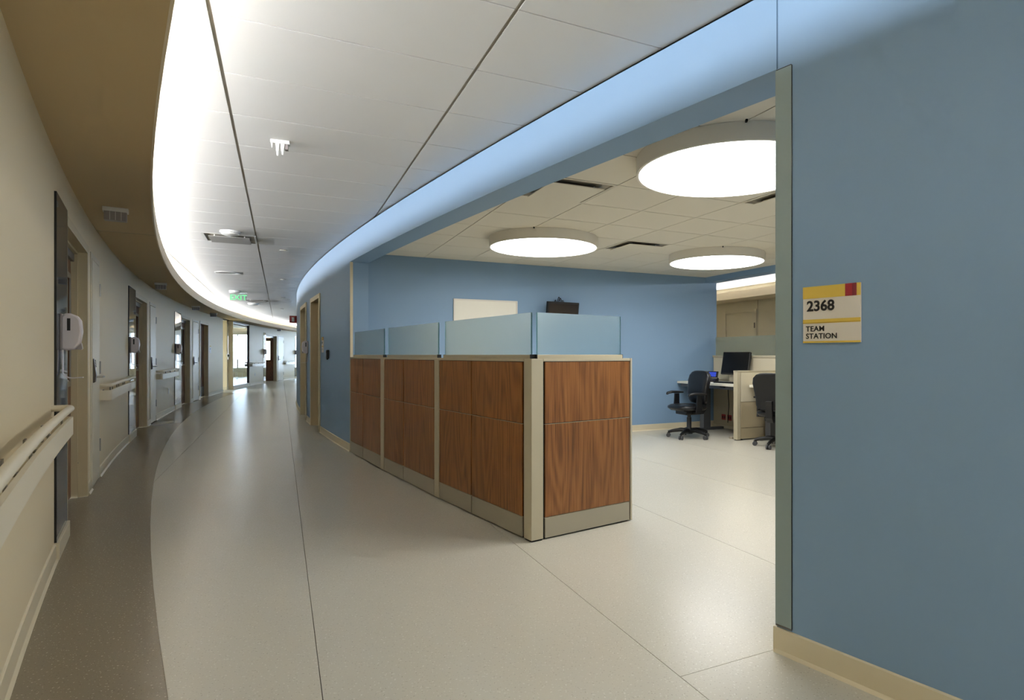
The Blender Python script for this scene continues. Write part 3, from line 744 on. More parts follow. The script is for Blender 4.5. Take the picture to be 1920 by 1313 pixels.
# ---------------- hand sanitiser dispensers
BODY = [(-0.004, 0.0), (-0.03, -0.006), (-0.07, 0.0), (-0.096, 0.04), (-0.106, 0.11), (-0.1, 0.18), (-0.084, 0.206), (-0.05, 0.222), (-0.02, 0.220), (-0.004, 0.2)]
def dispenser(loc, rz, label):
    o = thing('sanitiser_dispenser', loc, rz, label, 'dispenser', 'white wall dispensers with drip trays')
    bd = MB().prism(BODY, -0.055, 0.055, 'x').build('body', 'plastic', o, bevel=0.012, segs=3, smooth=40)
    MB().box(-0.052, 0.052, -0.012, 0.0, -0.004, 0.218).build('back_plate', 'lens', o, bevel=0.003)
    MB().prism([(-0.072, 0.0), (-0.1, 0.04), (-0.106, 0.006), (-0.1, -0.002)], -0.03, 0.03, 'x').build('nozzle', 'lens', o)
    for x in (-0.0562, 0.0552): MB().box(x, x + 0.001, -0.05, -0.034, 0.115, 0.19).build('sight_window', 'blackplastic', bd)
    path = [(0.0, -0.006, 0.0), (0.0, -0.008, -0.13)]
    for i in range(6):
        t = math.pi / 2 * i / 5; path.append((0.0, -0.008 - 0.045 * (1 - math.cos(t)), -0.13 - 0.045 * math.sin(t)))
    path += [(0, -0.075, -0.174), (0, -0.108, -0.172)]
    V = []; F = []
    for i, (x, y, z) in enumerate(path):
        for sx in (-0.032, 0.032): V += [(sx, y, z), (sx, y - 0.005 if z > -0.14 else y, z if z > -0.14 else z - 0.005)]
    for i in range(len(path) - 1):
        a = 4 * i
        F += [(a, a + 4, a + 6, a + 2), (a + 1, a + 3, a + 7, a + 5), (a, a + 1, a + 5, a + 4), (a + 2, a + 6, a + 7, a + 3)]
    F += [(0, 2, 3, 1), (len(V) - 4, len(V) - 3, len(V) - 1, len(V) - 2)]
    MB().add(V, F).build('drip_tray', 'plastic', o, smooth=40)
    return o
for s, lab in ((1.90, 'nearest white dispenser on the glass panel at far left'), (7.48, 'white dispenser on the second dark glass panel'),
               (12.95, 'white dispenser on the third dark glass panel'), (25.95, 'dispenser on the glass panel by the far daylit door'), (31.2, 'farthest dispenser beside the end of the blue wall')):
    loc, rz = left_at(s, RW - 0.0125, 1.245); dispenser(loc, rz, lab)
loc, rz = blue_at(28.95, RB, 1.245); dispenser(loc, rz, 'white dispenser on the blue wall between its two doors')

# ---------------- call lights under the soffit
for u_, (s, r, lab) in enumerate(((3.2, 62.50, 'nearest white call light box under the tan soffit'), (9.1, 62.50, 'second white call light box under the tan soffit'),
                  (14.2, 62.50, 'third white call light box under the tan soffit'), (16.9, 62.50, 'fourth call light box above the plain brown door'), (27.6, 62.50, 'farthest call light box above the daylit door'))):
    loc, rz = left_at(s, r, Z_S)
    o = thing('call_light', loc, rz, lab, 'call light', 'call lights along the soffit')
    MB().box(-0.045, 0.045, -0.085, 0.085, -0.035, 0.0).build('base_box', 'white', o, bevel=0.003)
    MB().box(-0.04, 0.04, -0.075, 0.075, -0.105, -0.035).build('lens', 'lens', o, bevel=0.004)
    for i in range(3): MB().box(-0.041, 0.041, -0.039 + i * 0.037, -0.036 + i * 0.037, -0.104, -0.035).build('lens_rib', 'white', o)

# ---------------- things on the corridor ceiling
def air_diffuser(e, d, zc, m, label, group, mp=None):
    o = thing('air_diffuser', (*rm(e, d), zc), RZ_ROOM, label, 'air diffuser', group)
    h = T / 2 - 0.004
    MB().box(-h, h, -h, -h + 0.02, -0.003, 0.006).box(-h, h, h - 0.02, h, -0.003, 0.006).box(-h, -h + 0.02, -h + 0.02, h - 0.02, -0.003, 0.006).box(h - 0.02, h, -h + 0.02, h - 0.02, -0.003, 0.006).build('frame', m, o)
    r = h - 0.02
    V = [(-r, -r, 0.004), (r, -r, 0.004), (r, r, 0.004), (-r, r, 0.004), (-r * .8, -r * .8, 0.075), (r * .8, -r * .8, 0.075), (r * .8, r * .8, 0.075), (-r * .8, r * .8, 0.075)]
    MB().add(V, [(0, 4, 5, 1), (1, 5, 6, 2), (2, 6, 7, 3), (3, 7, 4, 0)]).build('throat', 'dark_steel', o)
    MB().box(-r * .8, r * .8, -r * .8, r * .8, 0.074, 0.08).build('duct_cap', 'plenum', o)
    MB().box(-r * .82, r * .82, -r * .82, r * .82, -0.026, -0.019).build('plaque', mp or m, o, bevel=0.002)
    for x in (-r * .6, r * .6):
        for y in (-r * .6, r * .6): MB().box(x - 0.006, x + 0.006, y - 0.006, y + 0.006, -0.02, 0.075).build('hanger', 'white', o)
    return o
air_diffuser(E0 - T / 2, D0 + T * 9.5, Z_C, 'white', 'square air diffuser behind the smoke detector in the corridor ceiling', 'corridor air diffusers', 'plaque_grey')
air_diffuser(E0 - T / 2, D0 + T * 25.5, Z_C, 'white', 'far square air diffuser beyond the exit sign', 'corridor air diffusers', 'plaque_grey')
def ceil_pt(u, v, zc=Z_C): Y = 1109 * (zc - CAM_H) / (666 - v); return ((u - 1059) * Y / 1109, Y)
def disc_thing(name, xy, prof, m, label, cat, group, zc=Z_C):
    o = thing(name, (*xy, zc), 0, label, cat, group); return o
# occupancy sensor with forked snout
o = thing('ceiling_sensor', (-2.02, 4.20, Z_C), TH - 0.1, 'white forked sensor fixture on the near corridor ceiling', 'sensor')
MB().box(-0.062, 0.062, -0.03, 0.03, -0.026, 0.0).build('base_plate', 'white', o, bevel=0.003)
for x0, x1, zt in ((-0.03, -0.002, -0.115), (0.002, 0.03, -0.105)):
    MB().add([(x0, -0.028, -0.026), (x1, -0.028, -0.026), (x1, 0.02, -0.026), (x0, 0.02, -0.026), ((x0 + x1) / 2 - 0.004, -0.03, zt), ((x0 + x1) / 2 + 0.004, -0.03, zt), ((x0 + x1) / 2 + 0.004, -0.012, zt), ((x0 + x1) / 2 - 0.004, -0.012, zt)],
             [(0, 4, 5, 1), (1, 5, 6, 2), (2, 6, 7, 3), (3, 7, 4, 0), (4, 7, 6, 5), (0, 1, 2, 3)]).build('prong', 'white', o)
MB().add([(-0.058, -0.03, -0.02), (-0.046, -0.03, -0.02), (-0.046, 0.0, -0.02), (-0.058, 0.0, -0.02), (-0.053, -0.028, -0.062), (-0.051, -0.028, -0.062), (-0.051, -0.02, -0.062), (-0.053, -0.02, -0.062)],
         [(0, 4, 5, 1), (1, 5, 6, 2), (2, 6, 7, 3), (3, 7, 4, 0), (4, 7, 6, 5)]).build('side_fin', 'white', o)
MB().box(0.03, 0.052, -0.02, 0.02, -0.062, -0.026).build('side_block', 'lens', o, bevel=0.002)
# smoke detectors
for (u, v), r, lab in (((432, 434), 0.115, 'white round smoke detector beside the corridor air diffuser'), ((441, 545.5), 0.13, 'white smoke detector above the exit sign'), ((475, 568.8), 0.15, 'farthest smoke detector beyond the exit sign')):
    x, y = ceil_pt(u, v)
    o = thing('smoke_detector', (x, y, Z_C), 0, lab, 'smoke detector', 'corridor smoke detectors')
    MB().lathe([(r, 0), (r, -0.012), (r * .92, -0.024), (r * .9, -0.026)], 32).build('base_ring', 'white', o, smooth=40)
    MB().lathe([(r * .84, -0.024), (r * .8, -0.042), (r * .5, -0.056), (0.01, -0.058)], 32).build('dome', 'white', o, smooth=40)
    MB().cyl((0.02, -r * .55, -0.054), 0.006, 0.008, n=8).build('indicator', 'lens', o)
# speaker
x, y = ceil_pt(426, 511.5)
o = thing('ceiling_speaker', (x, y, Z_C), 0, 'flat round white speaker grille in the corridor ceiling', 'speaker')
MB().lathe([(0.205, 0), (0.205, -0.006), (0.185, -0.010), (0.182, -0.006)], 40).build('rim', 'white', o, smooth=40)
MB().lathe([(0.182, -0.005), (0.01, -0.009)], 40).build('grille', 'lens', o, smooth=40)
# sprinkler plates
for i, (u, v, lab) in enumerate(((532, 469, 'nearest flat sprinkler cover plate near the blue wall'), (531, 523.8, 'second sprinkler cover plate near the blue wall'), (531, 558.5, 'third sprinkler cover plate near the blue wall'), (529, 579.5, 'fourth sprinkler cover plate near the blue wall'))):
    x, y = ceil_pt(u, v)
    o = thing('sprinkler_cover', (x, y, Z_C), 0, lab, 'sprinkler', 'sprinkler cover plates')
    MB().lathe([(0.055, -0.012), (0.075, -0.014), (0.075, -0.017), (0.01, -0.018)], 24).build('plate', 'white', o, smooth=40)
    MB().lathe([(0.05, 0), (0.05, -0.012)], 20).build('collar', 'bracket', o, smooth=40)
# exit sign
x, y = ceil_pt(447, 548)
o = thing('exit_sign', (x, y, Z_C), math.atan2(-x, y) * 0.9, 'green lettered clear exit sign hanging from the corridor ceiling', 'exit sign')
MB().box(-0.19, 0.19, -0.025, 0.025, -0.028, 0.0).build('housing', 'white', o, bevel=0.004)
pn = MB().box(-0.18, 0.18, -0.004, 0.004, -0.21, -0.028).build('clear_panel', 'acrylic', o, bevel=0.001)
MB().box(-0.18, 0.18, -0.005, 0.005, -0.214, -0.208).build('bottom_edge', 'white', o)
text('exit_lettering', 'EXIT', 0.17, 0, -0.006, -0.185, o, 'exit_green', bold=0.004, align='CENTER', spacing=1.05)

# ---------------- round pendant lights over the station, plus two added behind the viewer
def pendant(e, d, label, xyz=None):
    o = thing('round_light', xyz or (*rm(e, d), Z_R), 0, label, 'ceiling light', 'round drum lights over the station')
    MB().lathe([(0.60, 0.0), (0.61, -0.001), (0.61, -0.108), (0.594, -0.108), (0.594, -0.1)], 96).build('housing', 'housing', o, smooth=40)
    MB().lathe([(0.5935, -0.098), (0.5935, -0.105), (0.01, -0.105)], 96).build('diffuser', 'disc', o)
    for k in range(3):
        a = 2 * math.pi * k / 3 + 0.4
        MB().box(-0.02, 0.02, -0.006, 0.006, -0.012, 0.0).moved(Matrix.Translation((0.615 * math.cos(a), 0.615 * math.sin(a), 0)) @ Matrix.Rotation(a, 4, 'Z')).build('mounting_clip', 'black', o)
pendant(1.46, -4.92, 'largest nearest round drum light, cut by the right jamb')
pendant(1.46, -1.86, 'round drum light above the whiteboard')
pendant(3.92, -1.86, 'round drum light nearest the blue rear corner')
pendant(3.92, -4.92, 'round drum light hidden behind the right wall')
pendant(0, 0, 'added round fill light on the corridor ceiling behind the viewer', (*pol(-5.3, 61.4), Z_C))  # unseen lamp, added to brighten the near corridor
pendant(0, 0, 'second added round fill light on the corridor ceiling behind the viewer', (*pol(-7.7, 61.4), Z_C))  # another added lamp out of view, fill for walls and floor
for (j, i), lab in (((0, -1), 'square air diffuser under the blue header in the station ceiling'), ((3, 2), 'square air diffuser between the two far round lights'), ((3, -2), 'square air diffuser at the right jamb')):
    air_diffuser(GE + T * (j + .5), GD + T * (i + .5), Z_R, 'warm_tile', lab, 'station air diffusers')

# ---------------- room sign and other small wall pieces
a_mid = (38.508 + 38.72) / 2
loc, rz = blue_at(a_mid, RB, 1.257)
o = thing('room_sign', loc, rz, 'yellow and white room sign reading 2368 Team Station', 'sign')
w2 = 0.1115; H = 0.218
MB().box(-w2, w2, -0.007, 0.0, 0, H).build('backing', 'sign_white', o, bevel=0.0008)
MB().box(-w2, w2, -0.0082, -0.007, 0.172, H).build('yellow_band', 'yellow', o)
MB().box(-w2, w2, -0.0082, -0.007, 0.075, 0.091).build('yellow_band', 'yellow', o)
MB().box(-w2, w2, -0.0084, -0.008, 0.0765, 0.0785).build('band_shadow_line', mat('sign_ochre', (176, 140, 50), 0.5), o)
MB().box(-w2, w2, -0.0082, -0.007, 0.0, 0.007).build('yellow_band', 'yellow', o)
MB().box(w2 - 0.056, w2 - 0.030, -0.009, -0.008, 0.172, H).build('red_square', 'crimson', o)
MB().box(w2 - 0.030, w2 - 0.014, -0.009, -0.008, 0.172, H).build('red_square', 'maroon', o)
text('room_number', '2368', 0.055, -w2 + 0.016, -0.0078, 0.124, o, bold=0.0016, spacing=1.0)
text('room_name', 'TEAM', 0.029, -w2 + 0.012, -0.0078, 0.0450, o, bold=0.0004, spacing=1.04)
text('room_name', 'STATION', 0.029, -w2 + 0.012, -0.0078, 0.0165, o, bold=0.0004, spacing=1.04)
# small sign and card reader by the blue wall's nearer door
loc, rz = blue_at(30.74, RB, 1.25)
o = thing('room_sign', loc, rz, 'small yellow and white room sign beside the nearer blue wall door', 'sign')
MB().box(-0.08, 0.08, -0.008, 0, 0, 0.235).build('backing', 'sign_white', o)
MB().box(-0.08, 0.08, -0.0092, -0.008, 0.185, 0.235).build('yellow_band', 'yellow', o)
MB().box(0.03, 0.065, -0.0098, -0.009, 0.185, 0.235).build('red_square', 'crimson', o)
MB().box(-0.08, 0.08, -0.0092, -0.008, 0.085, 0.1).build('yellow_band', 'yellow', o)
MB().box(-0.05, 0.0, -0.0092, -0.008, 0.135, 0.165).build('printed_number', 'ink', o)
MB().box(-0.055, 0.02, -0.0092, -0.008, 0.045, 0.055).build('printed_name', 'lens', o)
loc, rz = blue_at(31.22, RB, 1.155)
o = thing('card_reader', loc, rz, 'black card reader on the blue wall', 'card reader')
MB().box(-0.04, 0.04, -0.035, 0, 0, 0.13).build('body', 'blackplastic', o, bevel=0.008)
MB().box(-0.028, 0.028, -0.0365, -0.034, 0.085, 0.115).build('face', 'screen', o)
MB().box(-0.01, 0.01, -0.03, -0.01, -0.012, 0.0).build('cable_gland', 'black', o)
# sign on the cream wall after the plain door
loc, rz = left_at(17.72, RW, 1.27)
o = thing('room_sign', loc, rz, 'small white room sign on the cream wall past the plain door', 'sign')
MB().box(-0.09, 0.09, -0.008, 0, 0, 0.22).build('backing', 'sign_white', o)
MB().box(-0.09, 0.09, -0.0092, -0.008, 0.18, 0.22).build('yellow_band', 'yellow', o)
MB().box(-0.06, 0.02, -0.0092, -0.008, 0.11, 0.135).build('printed_number', 'ink', o)
# extinguisher flag sign on the far blue wall
loc, rz = blue_at(25.2, RB, 1.98)
o = thing('flag_sign', loc, rz, 'small red projecting extinguisher sign at the blue wall edge', 'sign')
MB().box(-0.004, 0.004, -0.16, 0.0, 0.0, 0.17).build('plate', 'red', o)
MB().box(0.0042, 0.0055, -0.11, -0.055, 0.03, 0.13).build('white_symbol', 'sign_white', o)
MB().box(-0.012, 0.012, -0.006, 0.0, 0.0, 0.17).build('mount', 'red', o)
# outlets and switches
for s, z, lab, m in ((12.05, 0.40, 'outlet plate under the handrail before the third bay', 'steel'), (24.55, 0.36, 'white outlet plate below the far handrail', 'white')):
    loc, rz = left_at(s, RW, z)
    o = thing('outlet_plate', loc, rz, lab, 'outlet')
    MB().box(-0.036, 0.036, -0.005, 0, 0, 0.115).build('plate', m, o, bevel=0.001)
    for zz in (0.022, 0.064): MB().box(-0.017, 0.017, -0.0065, -0.004, zz, zz + 0.03).build('socket', 'lens', o)
p = pol(PASSAGE[1] - 0.16, RW + 0.11)
o = thing('switch_plate', (*p, 1.13), ang(PASSAGE[1]), 'light switch plate on the passage return wall', 'switch')
o.rotation_euler = (0, 0, ang(PASSAGE[1]) )
MB().box(-0.05, 0.05, -0.008, 0.0, 0, 0.12).build('plate', 'white', o, bevel=0.001)
MB().box(-0.02, 0.03, -0.012, -0.008, 0.02, 0.1).build('rocker', 'blackplastic', o)
for nm_, a_ in (('passage_base', 0),):
    q = thing('trim_4', (*pol(PASSAGE[1] - 0.16, RW + 0.6), 0), 0, 'cream base on the side passage return wall', 'baseboard', kind='structure')
    MB().arc(PASSAGE[1] - 0.172, PASSAGE[1] - 0.16, RW + 0.15, 65.3, 0, 0.1).build('base_strip', 'base', q, world=True)

# ---------------- whiteboard and wall display on the rear wall
o = thing('whiteboard', (*rm(1.389, 0), 0.9), RZ_ROOM, 'framed whiteboard on the blue rear wall behind the partition', 'whiteboard')
hw = 0.468; H = 1.085
MB().box(-hw + 0.02, hw - 0.02, -0.014, 0, 0.02, H - 0.02).build('surface', 'board', o)
for x0, x1, z0, z1 in ((-hw, -hw + 0.02, 0, H), (hw - 0.02, hw, 0, H), (-hw + 0.02, hw - 0.02, H - 0.02, H), (-hw + 0.02, hw - 0.02, 0, 0.02)):
    MB().box(x0, x1, -0.02, 0, z0, z1).build('frame_bar', 'board_frame', o, bevel=0.002)
MB().box(-hw + 0.05, hw - 0.05, -0.06, -0.015, 0.0, 0.008).build('pen_tray', 'board_frame', o)
o = thing('wall_display', (*rm(2.50, -0.0), 1.66), RZ_ROOM + R_(6), 'black wall-mounted display with cables above the frosted glass', 'display')
MB().box(-0.27, 0.27, -0.13, -0.09, 0.0, 0.345).moved(Matrix.Rotation(R_(8), 4, 'X')).build('casing', 'blackplastic', o, bevel=0.006)
MB().box(-0.245, 0.245, -0.1315, -0.129, 0.025, 0.318).moved(Matrix.Rotation(R_(8), 4, 'X')).build('screen', mat('dim_brown_screen', (46, 40, 38), 0.15), o)
MB().box(-0.06, 0.06, -0.1, 0.035, 0.1, 0.2).build('wall_bracket', 'blackplastic', o)
for k, (x0, h_, w_) in enumerate(((-0.02, 0.075, 0.05), (0.01, 0.06, 0.06), (0.06, 0.03, 0.04), (-0.06, 0.03, 0.03))):
    MB().tube([(x0 - w_ / 2 + w_ * i / 10, -0.07 + 0.01 * k, 0.33 + h_ * math.sin(math.pi * i / 10)) for i in range(11)], 0.0055, 6).build('cable', 'black', o, smooth=60)

# ---------------- desks and cubicle panels at the far side of the station
SPE = 5.44                                   # spine panel plane (e)
o = thing('cubicle_partition', (*rm(SPE, -1.6), 0), RZ_SIDE, 'beige fabric cubicle spine panel with a frosted glass topper', 'partition')
MB().box(-1.58, 3.2, -0.03, 0.05, 0.05, 1.17).build('core', 'panel_grey', o)
for x0, x1 in ((-1.57, -0.12), (-0.115, 1.35), (1.355, 2.8)):
    MB().box(x0, x1, -0.042, -0.03, 0.80, 1.165).build('fabric_tile', 'fabric', o, bevel=0.004)
    MB().box(x0, x1, -0.04, -0.03, 0.34, 0.795).build('lower_tile', 'panel_grey', o, bevel=0.003)
    MB().box(x0, x1, -0.04, -0.03, 0.06, 0.30).build('raceway', 'panel_grey', o, bevel=0.003)
MB().box(-1.59, 3.2, -0.045, 0.06, 1.17, 1.205).build('top_cap', 'trim', o, bevel=0.003)
MB().box(-1.56, 3.18, -0.002, 0.007, 1.205, 1.51).build('glass_pane', 'frost', o)
MB().box(-1.59, 3.2, -0.045, 0.06, 0.0, 0.05).build('plinth', 'trim', o)
for x, m in ((-1.36, 'red'), (-1.22, 'red')):
    q = MB().box(x, x + 0.11, -0.046, -0.04, 0.14, 0.23).build('outlet', m, o, bevel=0.001)
    MB().box(x + 0.105, x + 0.125, -0.047, -0.04, 0.13, 0.235).build('plate_edge', 'trim', q)
    for xx in (0.02, 0.065): MB().box(x + xx, x + xx + 0.022, -0.0475, -0.045, 0.165, 0.205).build('socket', 'black', q)
MB().box(-0.9, -0.35, -0.052, -0.04, 0.335, 0.37).build('cable_channel', 'desk_metal', o)
# divider between the two desks
o = thing('cubicle_divider', (*rm(4.60, -1.47), 0), RZ_ROOM, 'low beige divider panel between the two station desks', 'partition')
MB().box(0.0, 0.06, -0.03, 0.05, 0.01, 0.985).build('end_post', 'trim', o, bevel=0.003)
MB().box(0.06, 0.78, -0.02, 0.04, 0.02, 0.97).build('core', 'panel_grey', o)
MB().box(0.065, 0.775, -0.031, -0.02, 0.545, 0.965).build('fabric_tile', 'fabric', o, bevel=0.004)
MB().box(0.065, 0.775, -0.030, -0.02, 0.175, 0.54).build('lower_tile', 'panel_grey', o, bevel=0.003)
MB().box(0.065, 0.775, -0.030, -0.02, 0.02, 0.17).build('kick_plate', 'panel_grey', o, bevel=0.003)
MB().box(0.0, 0.785, -0.033, 0.053, 0.97, 0.988).build('top_cap', 'trim', o, bevel=0.002)
MB().box(0.0, 0.12, -0.01, 0.03, 0.0, 0.012).build('foot', 'black', o)
# desks
def desk(e0, e1, d0, d1, label, legs=True):
    o = thing('desk', (*rm((e0 + e1) / 2, (d0 + d1) / 2), 0), RZ_ROOM, label, 'desk', 'white topped station desks')
    a, b = (e1 - e0) / 2, (d1 - d0) / 2
    MB().box(-a, a, -b, b, 0.75, 0.785).build('worktop', 'top', o, bevel=0.003)
    MB().box(-a + 0.04, a - 0.04, -b + 0.05, b - 0.05, 0.70, 0.75).build('under_frame', 'desk_metal', o)
    for y in ((b - 0.36, b - 0.26) if legs else (b - 0.14, b - 0.04), ):
        lg = MB().box(-a + 0.26, -a + 0.40, y[0], y[1], 0.04, 0.72).build('leg', 'desk_metal', o, bevel=0.004)
        MB().box(-a + 0.08, a - 0.06, y[0], y[1] - 0.02, 0.0, 0.04).build('foot', 'desk_metal', lg, bevel=0.004)
    lg = MB().box(-a + 0.26, -a + 0.40, -b + 0.06, -b + 0.14, 0.04, 0.72).build('leg', 'desk_metal', o, bevel=0.004)
    MB().box(-a - 0.02, a - 0.06, -b + 0.06, -b + 0.13, 0.0, 0.03).build('foot', 'kick', lg, bevel=0.004)
    MB().box(-a + 0.02, -a + 0.14, -b + 0.28, -b + 0.38, 0.728, 0.752).build('height_control', 'blackplastic', o, bevel=0.003)
    MB().tube([(a - 0.1, b - 0.5, 0.72), (a - 0.12, b - 0.55, 0.4), (a - 0.1, b - 0.5, 0.12)], 0.006, 6).build('cable', 'black', o, smooth=60)
    MB().tube([(a - 0.06, b - 0.95, 0.42), (a - 0.16, b - 0.93, 0.40), (a - 0.2, b - 0.9, 0.25), (a - 0.14, b - 0.95, 0.1), (a - 0.2, b - 0.93, 0.02)], 0.007, 6).build('cable', 'black', o, smooth=60)
    return o
desk(4.66, 5.39, -1.41, -0.01, 'white topped desk against the blue rear wall with phone and monitor')
desk(4.80, 5.39, -3.2, -1.52, 'white topped desk behind the divider, mostly hidden by the jamb', False)
# monitor on the first desk
o = thing('desk_monitor', (*rm(5.18, -0.79), 0.785), RZ_SIDE + R_(18), 'black computer monitor on the far station desk', 'monitor')
tl = Matrix.Translation((0, 0, 0.12)) @ Matrix.Rotation(R_(-14), 4, 'X')
MB().box(-0.235, 0.235, -0.02, 0.025, 0.0, 0.36).moved(tl).build('casing', 'blackplastic', o, bevel=0.004)
MB().box(-0.225, 0.225, -0.0215, -0.019, 0.02, 0.35).moved(tl).build('screen', 'screen', o)
MB().cyl((0, -0.0225, 0.01), 0.006, 0.002, 'y', 10).moved(tl).build('maker_badge', 'steel', o)
MB().box(-0.11, 0.11, 0.03, 0.06, 0.01, 0.26).build('stand_column', 'kick', o, bevel=0.004)
MB().box(-0.13, 0.13, -0.1, 0.12, 0.0, 0.012).build('stand_foot', 'kick', o, bevel=0.003)
MB().tube([(0.03, 0.02, 0.13), (0.03, -0.01, 0.08), (0.08, -0.03, 0.03), (0.16, -0.04, 0.012)], 0.005, 6).build('cable', 'black', o, smooth=60)
o = thing('keyboard', (*rm(4.86, -1.0), 0.785), RZ_SIDE + R_(8), 'black keyboard at the front of the far desk', 'keyboard')
MB().box(-0.22, 0.22, -0.07, 0.07, 0.0, 0.016).build('body', 'blackplastic', o, bevel=0.003)
for r in range(4): MB().box(-0.21, 0.21, -0.062 + r * 0.032, -0.036 + r * 0.032, 0.016, 0.021).build('key_row', 'black', o)
o = thing('computer_mouse', (*rm(4.86, -1.31), 0.785), RZ_SIDE, 'black computer mouse beside the keyboard', 'mouse')
MB().loft([(0, 0, 0, 0.03, 0.05), (0, 0, 0.015, 0.031, 0.052), (0, 0, 0.028, 0.022, 0.038), (0, 0, 0.032, 0.008, 0.015)], 16, 0.8).build('body', 'blackplastic', o, smooth=60)
MB().cyl((-0.003, -0.03, 0.026), 0.008, 0.006, 'x', 10).build('scroll_wheel', 'lens', o)
# desk phone
o = thing('desk_phone', (*rm(4.98, -0.42), 0.785), RZ_SIDE + R_(28), 'black desk phone with a lit blue display', 'phone')
MB().prism([(-0.1, 0.0), (0.09, 0.0), (0.09, 0.06), (-0.1, 0.018)], -0.09, 0.13, 'x').build('body', 'blackplastic', o, bevel=0.003)
t1 = Matrix.Translation((0.035, 0.05, 0.055)) @ Matrix.Rotation(R_(-22), 4, 'X')
dp = MB().box(-0.09, 0.09, -0.008, 0.012, 0.0, 0.115).moved(t1).build('display_head', 'blackplastic', o, bevel=0.003)
MB().box(-0.066, 0.06, -0.0095, -0.0075, 0.022, 0.1).moved(t1).build('display', 'phone_blue', dp)
MB().box(-0.085, 0.085, -0.0095, -0.006, -0.006, 0.008).moved(t1).build('button_strip', 'steel', dp)
for r in range(3):
    for c in range(4): MB().box(-0.03 + c * 0.034, -0.008 + c * 0.034, -0.08 + r * 0.032, -0.06 + r * 0.032, 0.02 + r * 0.007, 0.032 + r * 0.007).build('key', 'desk_metal', o)
MB().tube([(-0.07, -0.1, 0.045), (-0.07, -0.06, 0.085), (-0.07, 0.0, 0.115), (-0.07, 0.06, 0.14), (-0.07, 0.1, 0.13)], 0.02, 10, rs=[0.026, 0.02, 0.018, 0.02, 0.027]).build('handset', 'blackplastic', o, smooth=60)

